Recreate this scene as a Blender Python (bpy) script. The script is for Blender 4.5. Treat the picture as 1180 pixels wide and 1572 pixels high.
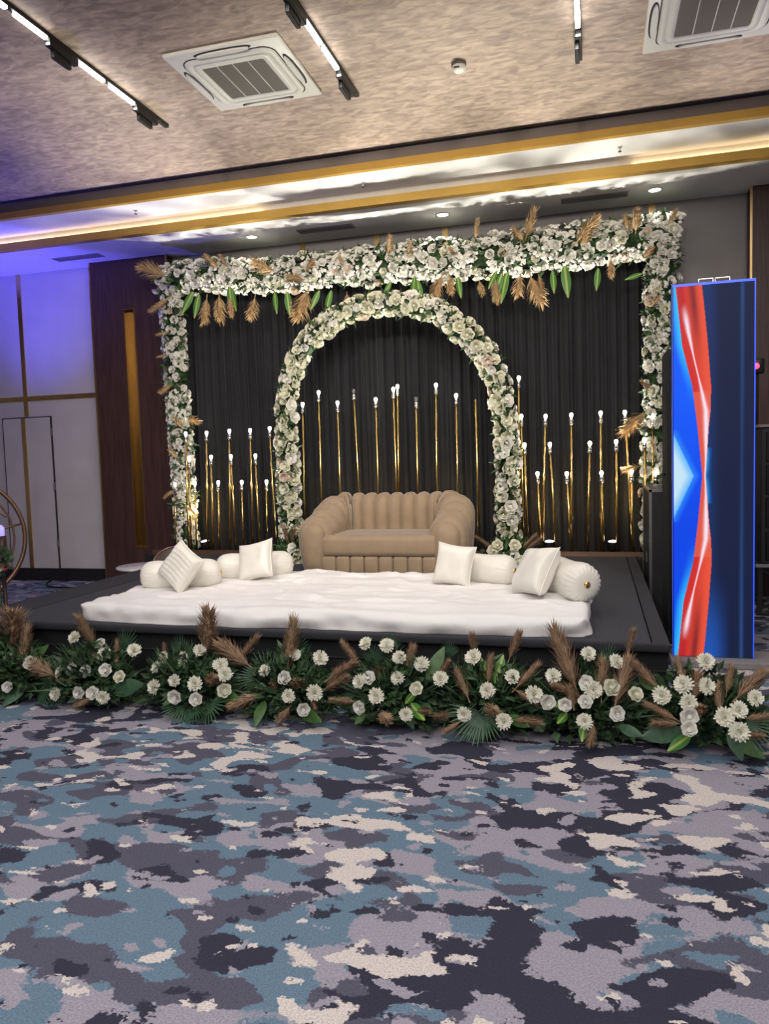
import bpy, bmesh, math, random
from mathutils import Vector, Matrix, noise
random.seed(7)
PI = math.pi
S = bpy.context.scene
for o in list(bpy.data.objects): bpy.data.objects.remove(o)
COL = S.collection

# ------------------------------------------------------------------ camera
FPX, YAW, PITCH, ROLL, CAMH = 1161.4, 0.272325, 0.0725526, -0.0301490, 1.5
def cam_axes():
    f = Vector((-math.sin(YAW), math.cos(YAW), 0)); r = Vector((math.cos(YAW), math.sin(YAW), 0)); u = Vector((0, 0, 1))
    f2 = math.cos(PITCH)*f - math.sin(PITCH)*u; u2 = math.sin(PITCH)*f + math.cos(PITCH)*u
    return (math.cos(ROLL)*r + math.sin(ROLL)*u2, -math.sin(ROLL)*r + math.cos(ROLL)*u2, f2)
CR, CU, CF = cam_axes()
CAM = Vector((0, 0, CAMH))
cd = bpy.data.cameras.new('camera'); cam = bpy.data.objects.new('camera', cd); COL.objects.link(cam)
cd.sensor_fit = 'HORIZONTAL'; cd.sensor_width = 36; cd.lens = 36*FPX/1180; cd.clip_end = 200
m = Matrix((CR, CU, -CF)).transposed().to_4x4(); m.translation = CAM; cam.matrix_world = m
S.camera = cam
def ray(x, y): return CR*((x-590)/FPX) - CU*((y-786)/FPX) + CF
def on_y(x, y, Y): d = ray(x, y); return CAM + d*(Y/d.y)
def on_z(x, y, z): d = ray(x, y); return CAM + d*((z-CAMH)/d.z)

# ------------------------------------------------------------------ world, exposure, lights
w = bpy.data.worlds.new('world'); S.world = w; w.use_nodes = True
w.node_tree.nodes['Background'].inputs[0].default_value = (.5, .5, .6, 1)
w.node_tree.nodes['Background'].inputs[1].default_value = .02
vs = S.view_settings
vs.view_transform = 'Standard'; vs.look = 'None'; vs.exposure = 0.0; vs.gamma = 1.0; vs.use_curve_mapping = False

def lamp(kind, name, loc, power, color=(1, 1, 1), aim=None, **kw):
    l = bpy.data.lights.new(name, kind); l.energy = power; l.color = color
    for k, v in kw.items(): setattr(l, k, v)
    o = bpy.data.objects.new(name, l); COL.objects.link(o); o.location = loc
    if aim is not None:
        o.rotation_euler = (Vector(aim)-Vector(loc)).to_track_quat('-Z', 'Y').to_euler()
    return o
WARM = (1, .86, .68)
TRACK_X = (-3.41, -1.75, -.08, 1.6)
CEIL = 4.32
# the bright track bars of the hall plus unseen fill strips added to light the room
for x in TRACK_X:
    lamp('AREA', 'track_and_fill_glow', (x, 4.9, CEIL-.06), 16, (1, .96, .92), (x, 4.9, 0), shape='RECTANGLE', size=.03, size_y=1.7)
    lamp('AREA', 'track_and_fill_glow', (x, -1.6, CEIL-.06), 104, (1, .965, .945), (x, -1.6, 0), shape='RECTANGLE', size=.05, size_y=9.0)  # long unseen strip added behind the camera to brighten the hall
    lamp('AREA', 'spot_module_glow', (x, 1.5, CEIL-.14), 14, (1, .9, .78), (-2+.3*x, 8, 1.9), shape='RECTANGLE', size=.08, size_y=.3, spread=math.radians(70))
# recessed downlights in the soffit
for x in (-3.67, -1.5, .584):
    lamp('SPOT', 'downlight_glow', (x, 7.97, 3.985), 26, (1, .95, .88), (x, 7.97, 0), spot_size=math.radians(95), spot_blend=.6, shadow_soft_size=.05)
# floor par cans behind the flowers, aimed up: the garland shades the soffit behind
PARS = [(-4.42, 7.98, .62), (-3.35, 7.99, .62), (-2.4, 7.99, .62), (-1.45, 7.99, .62), (-.46, 7.98, .62), (.17, 7.98, .62)]
for p in PARS:
    lamp('SPOT', 'par_can_glow', p, 370, (1, .95, .82), (p[0]+.02, p[1]-1.3, 4.3), spot_size=math.radians(58), spot_blend=.55, shadow_soft_size=.03)
# blue uplights at the left wall and far right
lamp('SPOT', 'blue_uplight_glow', (-7.1, 6.2, .25), 900, (.10, .08, 1), (-6.85, 7.85, 4.0), spot_size=math.radians(46), spot_blend=.9, shadow_soft_size=.08)
lamp('SPOT', 'blue_uplight_glow', (-8.2, 6.0, .25), 650, (.12, .10, 1), (-6.5, 6.1, 4.2), spot_size=math.radians(85), spot_blend=1, shadow_soft_size=.08)
lamp('SPOT', 'blue_uplight_glow', (2.9, 5.6, .25), 130, (.2, .12, 1), (1.8, 5.2, 4.3), spot_size=math.radians(60), spot_blend=1, shadow_soft_size=.08)

# ------------------------------------------------------------------ materials
MATS = {}
def mat(name, col, rough=.6, metal=0, var=.0, scale=20, bump=0, bscale=None, emit=None, estr=0, sheen=0, coat=0, trans=0, stretch=None):
    m = bpy.data.materials.new(name); m.use_nodes = True; MATS[name] = m
    nt = m.node_tree; N = nt.nodes; L = nt.links; b = N['Principled BSDF']
    b.inputs['Base Color'].default_value = (*col, 1); b.inputs['Roughness'].default_value = rough; b.inputs['Metallic'].default_value = metal
    if sheen: b.inputs['Sheen Weight'].default_value = sheen; b.inputs['Sheen Roughness'].default_value = .4
    if coat: b.inputs['Coat Weight'].default_value = coat
    if trans: b.inputs['Transmission Weight'].default_value = trans
    if emit: b.inputs['Emission Color'].default_value = (*emit, 1); b.inputs['Emission Strength'].default_value = estr
    if var or bump:
        tc = N.new('ShaderNodeTexCoord'); mp = N.new('ShaderNodeMapping'); L.new(tc.outputs['Object'], mp.inputs[0])
        if stretch: mp.inputs['Scale'].default_value = stretch
        nz = N.new('ShaderNodeTexNoise'); nz.inputs['Scale'].default_value = scale; nz.inputs['Detail'].default_value = 5
        L.new(mp.outputs[0], nz.inputs['Vector'])
    if var:
        r = N.new('ShaderNodeValToRGB'); e = r.color_ramp.elements
        e[0].position = .3; e[1].position = .7
        e[0].color = (*[max(0, c*(1-var)) for c in col], 1); e[1].color = (*[min(1, c*(1+var)) for c in col], 1)
        L.new(nz.outputs['Fac'], r.inputs[0]); L.new(r.outputs[0], b.inputs['Base Color'])
    if bump:
        n2 = nz
        if bscale:
            n2 = N.new('ShaderNodeTexNoise'); n2.inputs['Scale'].default_value = bscale; n2.inputs['Detail'].default_value = 4
            L.new(mp.outputs[0], n2.inputs['Vector'])
        bp = N.new('ShaderNodeBump'); bp.inputs['Strength'].default_value = bump; bp.inputs['Distance'].default_value = .02
        L.new(n2.outputs['Fac'], bp.inputs['Height']); L.new(bp.outputs[0], b.inputs['Normal'])
    return m
mat('wall', (.60, .565, .57), .55, var=.05, scale=3)
mat('plain_grey', (.27, .255, .26), .7, var=.06, scale=3)
mat('fascia_brown', (.19, .155, .14), .6, var=.06, scale=3)
mat('soffit', (.74, .73, .72), .7, var=.03, scale=2)
mat('dark_gap', (.025, .02, .02), .8, var=.2)
mat('gold_trim', (.50, .30, .055), .42, .35, var=.06, scale=4)
mat('brass', (.75, .52, .24), .22, 1, var=.12, scale=9, stretch=(1, 1, .1))
mat('brass_dark', (.15, .10, .042), .34, .9, var=.15, scale=5, stretch=(1, 1, .2))
mat('pole_gold', (.83, .58, .22), .24, 1, var=.08, scale=30)
mat('wood', (.062, .028, .024), .45, var=.35, scale=9, bump=.08, stretch=(6, 6, .35))
mat('black_skirting', (.012, .012, .014), .5, var=.2)
mat('cove_panel', (.78, .72, .62), .6, var=.03)
mat('led_strip', (1, .9, .7), .5, emit=(1, .80, .48), estr=7, var=.01)
mat('ac_white', (.64, .63, .57), .45, var=.02)
mat('ac_grille', (.115, .10, .08), .7, var=.15, scale=200)
mat('black_metal', (.012, .012, .013), .4, .3, var=.2)
mat('black_matte', (.010, .010, .012), .75, var=.2)
mat('steel', (.55, .55, .56), .3, 1, var=.1, scale=40)
mat('chrome_dull', (.75, .74, .72), .25, 1, var=.05)
mat('bar_emit', (1, 1, 1), .5, emit=(1, .98, .94), estr=14, var=.01)
mat('lens_emit', (1, 1, 1), .5, emit=(1, .97, .92), estr=9, var=.01)
mat('bulb_emit', (1, 1, 1), .3, emit=(1, .92, .78), estr=8, var=.01)
mat('par_emit', (1, 1, 1), .3, emit=(1, .93, .8), estr=6, var=.01)
mat('blue_emit', (.1, .1, 1), .3, emit=(.15, .15, 1), estr=5, var=.01)
mat('red_emit', (1, .05, .1), .3, emit=(1, .05, .15), estr=3, var=.01)
mat('bulb_glass', (.75, .75, .75), .08, var=.03, trans=.85)
mat('curtain', (.0055, .0062, .0100), .8, var=.25, scale=6, sheen=.1)
mat('stage_carpet', (.042, .043, .053), .95, var=.25, scale=60, bump=.25, bscale=260)
mat('stage_border', (.030, .030, .037), .9, var=.2, scale=60, bump=.2, bscale=260)
mat('sheet', (.86, .84, .83), .62, var=.02, scale=8, bump=.45, bscale=7)
mat('satin', (.82, .79, .72), .33, var=.03, scale=12, bump=.05, bscale=60, sheen=.2)
mat('velvet', (.31, .225, .145), .72, var=.10, scale=9, bump=.06, bscale=120, sheen=.5)
mat('petal_white', (.84, .825, .76), .6, var=.05, scale=5)
mat('petal_cream', (.78, .77, .62), .6, var=.06, scale=5)
mat('petal_blush', (.74, .62, .52), .6, var=.08, scale=5)
mat('petal_mum', (.92, .90, .78), .6, var=.05, scale=3)
mat('petal_red', (.45, .06, .08), .6, var=.2)
mat('foliage', (.045, .095, .030), .55, var=.6, scale=9)
mat('foliage_dark', (.058, .112, .048), .55, var=.6, scale=9)
mat('palm', (.050, .115, .060), .5, var=.35, scale=6)
mat('leaf_green', (.055, .13, .03), .42, var=.3, scale=4)
mat('plume_tan', (.52, .36, .19), .9, var=.25, scale=12)
mat('plume_brown', (.36, .235, .145), .9, var=.3, scale=12)
mat('marble', (.72, .70, .70), .25, var=.12, scale=7)
mat('rose_metal', (.42, .26, .18), .35, .9, var=.1)
mat('clear_plastic', (.30, .24, .22), .15, var=.1, trans=.5)
mat('case_black', (.018, .018, .020), .55, var=.3, scale=5)
mat('speaker_grille', (.008, .008, .009), .6, var=.3, scale=300)
mat('cable', (.01, .01, .01), .5, var=.1)
mat('purple_candle', (.35, .30, .8), .4, emit=(.4, .35, 1), estr=1.0, var=.05)

def mat_striped_leaf():
    m = mat('striped_leaf', (.10, .26, .05), .45); nt = m.node_tree; N = nt.nodes; L = nt.links; b = N['Principled BSDF']
    tc = N.new('ShaderNodeTexCoord'); sx = N.new('ShaderNodeSeparateXYZ'); L.new(tc.outputs['Generated'], sx.inputs[0])
    r = N.new('ShaderNodeValToRGB'); L.new(sx.outputs[0], r.inputs[0]); e = r.color_ramp.elements
    e[0].position = 0; e[0].color = (.06, .20, .03, 1); e[1].position = 1; e[1].color = (.06, .20, .03, 1)
    for p, c in ((.36, (.07, .22, .03, 1)), (.44, (.36, .46, .12, 1)), (.56, (.36, .46, .12, 1)), (.64, (.07, .22, .03, 1))):
        k = e.new(p); k.color = c
    L.new(r.outputs[0], b.inputs['Base Color'])
mat_striped_leaf()

def mat_ceiling():
    m = mat('ceiling_plaster', (.5, .4, .33), .65); nt = m.node_tree; N = nt.nodes; L = nt.links; b = N['Principled BSDF']
    tc = N.new('ShaderNodeTexCoord'); mp = N.new('ShaderNodeMapping'); L.new(tc.outputs['Object'], mp.inputs[0])
    mp.inputs['Rotation'].default_value = (0, 0, .5); mp.inputs['Scale'].default_value = (7, 19, 7)
    na = N.new('ShaderNodeTexNoise'); na.inputs['Scale'].default_value = 1.0; na.inputs['Detail'].default_value = 3; na.inputs['Distortion'].default_value = .9
    L.new(mp.outputs[0], na.inputs['Vector'])
    mp2 = N.new('ShaderNodeMapping'); L.new(tc.outputs['Object'], mp2.inputs[0]); mp2.inputs['Rotation'].default_value = (0, 0, -.45); mp2.inputs['Scale'].default_value = (7, 19, 7)
    nb_ = N.new('ShaderNodeTexNoise'); nb_.inputs['Scale'].default_value = 1.0; nb_.inputs['Detail'].default_value = 3; nb_.inputs['Distortion'].default_value = .9
    L.new(mp2.outputs[0], nb_.inputs['Vector'])
    msk = N.new('ShaderNodeTexNoise'); msk.inputs['Scale'].default_value = 5.0; L.new(tc.outputs['Object'], msk.inputs['Vector'])
    mk = N.new('ShaderNodeMapRange'); mk.inputs['From Min'].default_value = .44; mk.inputs['From Max'].default_value = .56; L.new(msk.outputs['Fac'], mk.inputs['Value'])
    n1 = N.new('ShaderNodeMix'); n1.data_type = 'FLOAT'; L.new(mk.outputs['Result'], n1.inputs[0]); L.new(na.outputs['Fac'], n1.inputs[2]); L.new(nb_.outputs['Fac'], n1.inputs[3])
    n2 = N.new('ShaderNodeTexNoise'); n2.inputs['Scale'].default_value = .6; n2.inputs['Detail'].default_value = 2
    L.new(tc.outputs['Object'], n2.inputs['Vector'])
    r = N.new('ShaderNodeValToRGB'); e = r.color_ramp.elements
    e[0].position = .36; e[0].color = (.265, .20, .162, 1); e[1].position = .66; e[1].color = (.50, .385, .30, 1)
    L.new(n1.outputs[0], r.inputs[0])
    L.new(r.outputs[0], b.inputs['Base Color'])
    bp = N.new('ShaderNodeBump'); bp.inputs['Strength'].default_value = .35; bp.inputs['Distance'].default_value = .02
    L.new(n1.outputs[0], bp.inputs['Height']); L.new(bp.outputs[0], b.inputs['Normal'])
mat_ceiling()

def mat_carpet():
    m = mat('carpet', (.2, .2, .3), .95); nt = m.node_tree; N = nt.nodes; L = nt.links; b = N['Principled BSDF']
    tc = N.new('ShaderNodeTexCoord')
    # jagged tuft edges: small distortion of the lookup position
    jn = N.new('ShaderNodeTexNoise'); jn.inputs['Scale'].default_value = 70; jn.inputs['Detail'].default_value = 1
    L.new(tc.outputs['Object'], jn.inputs['Vector'])
    sb = N.new('ShaderNodeVectorMath'); sb.operation = 'SUBTRACT'; sb.inputs[1].default_value = (.5, .5, .5); L.new(jn.outputs['Color'], sb.inputs[0])
    sc = N.new('ShaderNodeVectorMath'); sc.operation = 'SCALE'; sc.inputs['Scale'].default_value = .032; L.new(sb.outputs[0], sc.inputs[0])
    ad = N.new('ShaderNodeVectorMath'); ad.operation = 'ADD'; L.new(tc.outputs['Object'], ad.inputs[0]); L.new(sc.outputs[0], ad.inputs[1])
    def layer(scale, off, detail=2.0, sx=1.0, dist=.25):
        mp = N.new('ShaderNodeMapping'); mp.inputs['Location'].default_value = off; mp.inputs['Scale'].default_value = (sx, 1, 1)
        L.new(ad.outputs[0], mp.inputs[0])
        n = N.new('ShaderNodeTexNoise'); n.inputs['Scale'].default_value = scale; n.inputs['Detail'].default_value = detail; n.inputs['Roughness'].default_value = .5; n.inputs['Distortion'].default_value = dist
        L.new(mp.outputs[0], n.inputs['Vector']); return n.outputs['Fac']
    def step(fac, th, soft=.006):
        mr = N.new('ShaderNodeMapRange'); mr.inputs['From Min'].default_value = th-soft; mr.inputs['From Max'].default_value = th+soft; mr.clamp = True
        L.new(fac, mr.inputs['Value']); return mr.outputs['Result']
    def mix(f, a, c):
        x = N.new('ShaderNodeMix'); x.data_type = 'RGBA'; L.new(f, x.inputs['Factor'])
        if isinstance(a, tuple): x.inputs[6].default_value = (*a, 1)
        else: L.new(a, x.inputs[6])
        if isinstance(c, tuple): x.inputs[7].default_value = (*c, 1)
        else: L.new(c, x.inputs[7])
        return x.outputs[2]
    NAVY = (.026, .026, .050); SLATE = (.085, .083, .125); TEAL = (.125, .200, .275); MAUVE = (.32, .30, .36); CREAM = (.64, .575, .545)
    def plus(a, c, k):
        q = N.new('ShaderNodeMath'); q.operation = 'MULTIPLY_ADD'; L.new(c, q.inputs[0]); q.inputs[1].default_value = k; L.new(a, q.inputs[2]); return q.outputs[0]
    zone = layer(.8, (2, 6, 0), 1.0)
    zone2 = layer(1.0, (12, 26, 0), 1.0)
    c = mix(step(plus(layer(3.2, (3, 1, 0), 1.5, .62), zone, .7), .85), MAUVE, TEAL)
    c = mix(step(plus(layer(5.2, (7, 4, 0), 1.2, .62), zone, .45), .775), c, SLATE)
    c = mix(step(layer(7.2, (21, 14, 0), 1.2, .62), .61), c, TEAL)
    c = mix(step(plus(layer(5.8, (11, 31, 0), 1.6, .66), zone, -.55), .315), c, NAVY)
    c = mix(step(layer(10, (1, 9, 0), 1, .62), .65), c, MAUVE)
    c = mix(step(plus(layer(7.4, (41, 3, 0), 1.5, .6), zone2, .6), .955), c, CREAM)
    c = mix(step(layer(11, (17, 23, 0), 1, .6), .675), c, CREAM)
    c = mix(step(layer(12, (5, 63, 0), 1, .62), .70), c, NAVY)
    # tuft grain
    g = N.new('ShaderNodeTexNoise'); g.inputs['Scale'].default_value = 160; g.inputs['Detail'].default_value = 3; L.new(tc.outputs['Object'], g.inputs['Vector'])
    gr = N.new('ShaderNodeMapRange'); gr.inputs['From Min'].default_value = .3; gr.inputs['From Max'].default_value = .7; gr.inputs['To Min'].default_value = .72; gr.inputs['To Max'].default_value = 1.25
    L.new(g.outputs['Fac'], gr.inputs['Value'])
    vm = N.new('ShaderNodeVectorMath'); vm.operation = 'SCALE'; L.new(c, vm.inputs[0]); L.new(gr.outputs['Result'], vm.inputs['Scale'])
    L.new(vm.outputs[0], b.inputs['Base Color'])
    bp = N.new('ShaderNodeBump'); bp.inputs['Strength'].default_value = .5; bp.inputs['Distance'].default_value = .01
    L.new(g.outputs['Fac'], bp.inputs['Height']); L.new(bp.outputs[0], b.inputs['Normal'])
mat_carpet()

def mat_screen():
    m = bpy.data.materials.new('screen_picture'); m.use_nodes = True; MATS['screen_picture'] = m
    nt = m.node_tree; N = nt.nodes; L = nt.links; b = N['Principled BSDF']
    a = N.new('ShaderNodeVertexColor'); a.layer_name = 'picture'
    b.inputs['Base Color'].default_value = (.01, .01, .012, 1); b.inputs['Roughness'].default_value = .6; b.inputs['Specular IOR Level'].default_value = .1
    L.new(a.outputs['Color'], b.inputs['Emission Color']); b.inputs['Emission Strength'].default_value = 1.0
mat_screen()

# ------------------------------------------------------------------ mesh helpers
class MB:
    def __init__(s): s.v = []; s.f = []
    def add(s, verts, faces):
        n = len(s.v); s.v += [tuple(p) for p in verts]; s.f += [tuple(i+n for i in q) for q in faces]; return s
    def box(s, x0, x1, y0, y1, z0, z1):
        v = [(x, y, z) for x in (x0, x1) for y in (y0, y1) for z in (z0, z1)]
        return s.add(v, [(0, 1, 3, 2), (4, 6, 7, 5), (0, 4, 5, 1), (2, 3, 7, 6), (0, 2, 6, 4), (1, 5, 7, 3)])
    def grid(s, fn, nu, nv, close_u=False):
        v = [fn(i/nu, j/nv) for i in range(nu if close_u else nu+1) for j in range(nv+1)]
        f = []
        for i in range(nu):
            i2 = (i+1) % nu if close_u else i+1
            for j in range(nv):
                f.append((i*(nv+1)+j, i2*(nv+1)+j, i2*(nv+1)+j+1, i*(nv+1)+j+1))
        return s.add(v, f)
    def lathe(s, prof, n=16, M=None):      # prof: list of (r, z) round Z
        M = M or Matrix()
        v = [M @ Vector((r*math.cos(2*PI*k/n), r*math.sin(2*PI*k/n), z)) for r, z in prof for k in range(n)]
        f = []
        for i in range(len(prof)-1):
            for k in range(n):
                f.append((i*n+k, i*n+(k+1) % n, (i+1)*n+(k+1) % n, (i+1)*n+k))
        f.append(tuple(reversed(range(n)))); f.append(tuple((len(prof)-1)*n+k for k in range(n)))
        return s.add(v, f)
    def tube(s, pts, r, n=8, closed=False):
        pts = [Vector(p) for p in pts]; m = len(pts); rings = []
        up = None
        for i, p in enumerate(pts):
            a = pts[(i-1) % m] if (closed or i > 0) else p; c = pts[(i+1) % m] if (closed or i < m-1) else p
            t = (c-a).normalized()
            if up is None:
                up = Vector((0, 0, 1)) if abs(t.z) < .9 else Vector((1, 0, 0))
            x = (up - t*up.dot(t)).normalized(); y = t.cross(x); up = x
            rr = r(i/(m-1)) if callable(r) else r
            rings.append([p + x*(rr*math.cos(2*PI*k/n)) + y*(rr*math.sin(2*PI*k/n)) for k in range(n)])
        v = [q for R in rings for q in R]; f = []
        for i in range(m if closed else m-1):
            j = (i+1) % m
            for k in range(n): f.append((i*n+k, i*n+(k+1) % n, j*n+(k+1) % n, j*n+k))
        if not closed: f.append(tuple(reversed(range(n)))); f.append(tuple((m-1)*n+k for k in range(n)))
        return s.add(v, f)
    def mesh(s, name, material, smooth=False):
        me = bpy.data.meshes.new(name); me.from_pydata(s.v, [], s.f); me.validate(); me.update()
        me.materials.append(MATS[material])
        if smooth: me.polygons.foreach_set('use_smooth', [True]*len(me.polygons))
        return me
def fix_normals(me):
    bm = bmesh.new(); bm.from_mesh(me); bmesh.ops.recalc_face_normals(bm, faces=bm.faces); bm.to_mesh(me); bm.free(); return me
def rbox(name, material, size, bev=.02, seg=3, center=(0, 0, 0), smooth=True):
    bm = bmesh.new(); bmesh.ops.create_cube(bm, size=1)
    for v in bm.verts: v.co = Vector((v.co.x*size[0]+center[0], v.co.y*size[1]+center[1], v.co.z*size[2]+center[2]))
    bmesh.ops.bevel(bm, geom=list(bm.edges), offset=bev, segments=seg, profile=.5, affect='EDGES')
    me = bpy.data.meshes.new(name); bm.to_mesh(me); bm.free(); me.materials.append(MATS[material])
    if smooth: me.polygons.foreach_set('use_smooth', [True]*len(me.polygons))
    return me

WM = {}
def thing(name, label, cat, loc=(0, 0, 0), rot=None, group=None):
    o = bpy.data.objects.new(name, None); COL.objects.link(o); o.empty_display_size = .1
    M = Matrix.Translation(loc) @ (rot.to_4x4() if rot is not None else Matrix()); o.matrix_world = M; WM[o.name] = M
    o['label'] = label; o['category'] = cat
    if group: o['group'] = group
    return o
def part(name, me, parent, W=None, label=None, kind=None, local=False):
    """W: world matrix of the piece (default identity: mesh is in world space); local=True means W is in the parent's space"""
    o = bpy.data.objects.new(name, me); COL.objects.link(o); W = W or Matrix()
    if parent is not None:
        o.parent = parent; pm = WM[parent.name]
        o.matrix_basis = W if local else pm.inverted() @ W
        WM[o.name] = pm @ W if local else W
    else:
        o.matrix_basis = W; WM[o.name] = W
    if label: o['label'] = label
    if kind: o['kind'] = kind
    return o
def solo(name, me, label, cat, W=None, group=None):
    o = part(name, me, None, W); o['label'] = label; o['category'] = cat
    if group: o['group'] = group
    return o
def struct(name, me, label=None):
    o = part(name, me, None); o['kind'] = 'structure'
    if label: o['label'] = label
    return o
def frame_to(n, roll=0):       # rotation whose Z axis is n
    n = Vector(n).normalized(); q = n.to_track_quat('Z', 'Y'); return q.to_matrix().to_4x4() @ Matrix.Rotation(roll, 4, 'Z')
def place(p, n=None, s=1, roll=0):
    R = frame_to(n, roll) if n is not None else Matrix.Rotation(roll, 4, 'Z')
    if not isinstance(s, (tuple, list)): s = (s, s, s)
    return Matrix.Translation(p) @ R @ Matrix.Diagonal((*s, 1))
def path_at(pts, s):
    d = [0]
    for a, c in zip(pts, pts[1:]): d.append(d[-1]+(c-a).length)
    t = s*d[-1]
    for i in range(len(pts)-1):
        if t <= d[i+1] or i == len(pts)-2:
            k = (t-d[i])/max(1e-9, d[i+1]-d[i]); return pts[i].lerp(pts[i+1], k), (pts[i+1]-pts[i]).normalized()
def smoothstep(a, b, x): x = max(0, min(1, (x-a)/(b-a))); return x*x*(3-2*x)

# ================================================================== ROOM
WALLY = 8.41; SOF = 4.0; SOF1 = 4.15; Y1 = 6.92; Y2 = 7.45; XL, XR, YB = -12.0, 6.0, -8.0
struct('floor', MB().box(XL, XR, YB, WALLY+.2, -.1, 0).mesh('floor', 'carpet'), 'hall carpet in a blotchy navy, teal, mauve and cream pattern')
struct('wall_back', MB().box(XL, XR, WALLY, WALLY+.2, 0, 4.6).mesh('wall_back', 'wall'), 'pale panelled end wall behind the stage')
struct('wall_left', MB().box(XL-.2, XL, YB, WALLY+.2, 0, 4.6).mesh('wall_left', 'wall'))
struct('wall_right', MB().box(XR, XR+.2, YB, WALLY+.2, 0, 4.6).mesh('wall_right', 'wall'))
struct('wall_front', MB().box(XL, XR, YB-.2, YB, 0, 4.6).mesh('wall_front', 'wall'))
struct('ceiling', MB().box(XL, XR, YB, Y1-.045, CEIL, CEIL+.1).mesh('ceiling', 'ceiling_plaster'), 'beige ceiling with a brushed swirl texture')
struct('trim_1', MB().box(XL, XR, Y1-.045, Y1+.02, CEIL-.012, CEIL+.1).mesh('trim_1', 'dark_gap'), 'dark strip painted in as the shadow line at the ceiling edge')  # solid near-black strip: the shadow line is put into its colour
struct('trim_2', MB().box(XL, XR, Y1, Y1+.05, SOF1+.065, CEIL+.005).mesh('trim_2', 'fascia_brown'), 'brown-grey upper fascia')
struct('trim_3', MB().box(XL, XR, Y1-.015, Y1+.04, SOF1-.003, SOF1+.065).mesh('trim_3', 'gold_trim'), 'upper gold moulding band')
struct('trim_4', MB().box(XL, XR, Y1+.04, Y2+.06, SOF1, SOF1+.05).mesh('trim_4', 'soffit'), 'white upper soffit')
struct('trim_5', MB().box(XL, XR, Y2+.02, Y2+.06, SOF+.06, SOF1).mesh('trim_5', 'cove_panel'), 'cream lit cove strip')
struct('trim_6', MB().box(XL, XR, Y2-.03, Y2+.06, SOF-.003, SOF+.075).mesh('trim_6', 'gold_trim'), 'lower gold moulding band')
struct('trim_7', MB().box(XL, XR, Y2+.06, WALLY, SOF, SOF+.06).mesh('trim_7', 'soffit'), 'lower soffit above the stage')
for k, (a, b_) in enumerate(((XL, -3.3), (.35, XR))):
    struct('trim_%d' % (8+k), MB().box(a, b_, Y2-.005, Y2+.008, SOF+.076, SOF+.084).mesh('cove_led', 'led_strip'), 'warm light strip in the cove')
struct('trim_50', MB().box(-4.93, 1.48, WALLY-.008, WALLY, 0, SOF).mesh('grey_wall_face', 'plain_grey'), 'darker grey face of the end wall behind the stage')  # end wall set to a darker grey between the pillars
struct('baseboard_back', MB().box(XL, -6.0, WALLY-.025, WALLY, 0, .165).mesh('baseboard_back', 'black_skirting'), 'black skirting at the foot of the end wall')
# brass inlay strips on the end wall
tn = 10
def strip(x0, x1, z0, z1, y=WALLY):
    global tn
    struct('trim_%d' % tn, MB().box(x0, x1, y-.012, y, z0, z1).mesh('brass_strip', 'brass'), 'brass inlay strip'); tn += 1
for x in (-7.19, -3.23, -2.34, -1.56, .586): strip(x-.03, x+.03, 2.43 if x < -6 else .2, SOF)
strip(XL, -6.0, 2.37, 2.43)
strip(-7.19-.03, -7.19+.03, 2.17, 2.37)
strip(-6.045, -6.0, .165, SOF)
for x in (-8.9, -10.6): strip(x-.03, x+.03, .165, 2.37); strip(x-.03, x+.03, 2.43, SOF)
# flush service door with a brass strip
d1 = struct('door_1', MB().box(-7.56, -6.82, WALLY-.02, WALLY-.001, .165, 2.15).mesh('door_leaf', 'wall'), 'flush white door in the end wall')
for a in ((-7.572, -7.56, .165, 2.162), (-6.82, -6.808, .165, 2.162), (-7.572, -6.808, 2.15, 2.162)):
    part('door_gap', MB().box(a[0], a[1], WALLY-.022, WALLY-.001, a[2], a[3]).mesh('door_gap', 'dark_gap'), d1)
part('brass_strip', MB().box(-7.265, -7.205, WALLY-.032, WALLY-.02, .165, 2.15).mesh('door_strip', 'brass'), d1)
for z in (.5, 1.25, 1.95): part('hinge', MB().box(-6.823, -6.805, WALLY-.03, WALLY-.02, z-.05, z+.05).mesh('hinge', 'steel'), d1)

# wood clad pillars with a tall brass niche
def pillar(x0, x1, y, label, nx):
    o = struct('wood_pillar', None, label)
    def p_(n, mb, mt): return part(n, mb.mesh(n, mt), o)
    a, c = nx-.075, nx+.075; z0, z1 = .47, 3.39
    for q in ((x0, a, 0, SOF), (c, x1, 0, SOF), (a, c, 0, z0), (a, c, z1, SOF)):
        p_('wood_panel', MB().box(q[0], q[1], y, y+.03, q[2], q[3]), 'wood')
    p_('side_panel', MB().box(x0, x0+.02, y+.03, WALLY, 0, SOF), 'wood'); p_('side_panel', MB().box(x1-.02, x1, y+.03, WALLY, 0, SOF), 'wood')
    p_('niche_back', MB().box(a, c, y+.10, y+.11, z0, z1), 'brass_dark')
    p_('niche_side', MB().box(a, a+.006, y-.006, y+.10, z0, z1), 'brass'); p_('niche_side', MB().box(c-.006, c, y-.006, y+.10, z0, z1), 'brass')
    p_('niche_edge', MB().box(a-.012, c+.012, y-.008, y+.09, z0-.012, z0), 'brass'); p_('niche_edge', MB().box(a-.012, c+.012, y-.008, y+.09, z1, z1+.012), 'brass')
    for xx in (x0, x1): p_('corner_strip', MB().box(xx-.010, xx+.010, y-.006, y+.02, 0, SOF), 'brass')
pillar(-6.0, -4.93, 8.25, 'dark wood pillar with tall brass niche left of the stage', -5.47)
pillar(1.48, 2.60, 8.20, 'dark wood pillar at the right edge behind the screen', 2.0)

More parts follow.
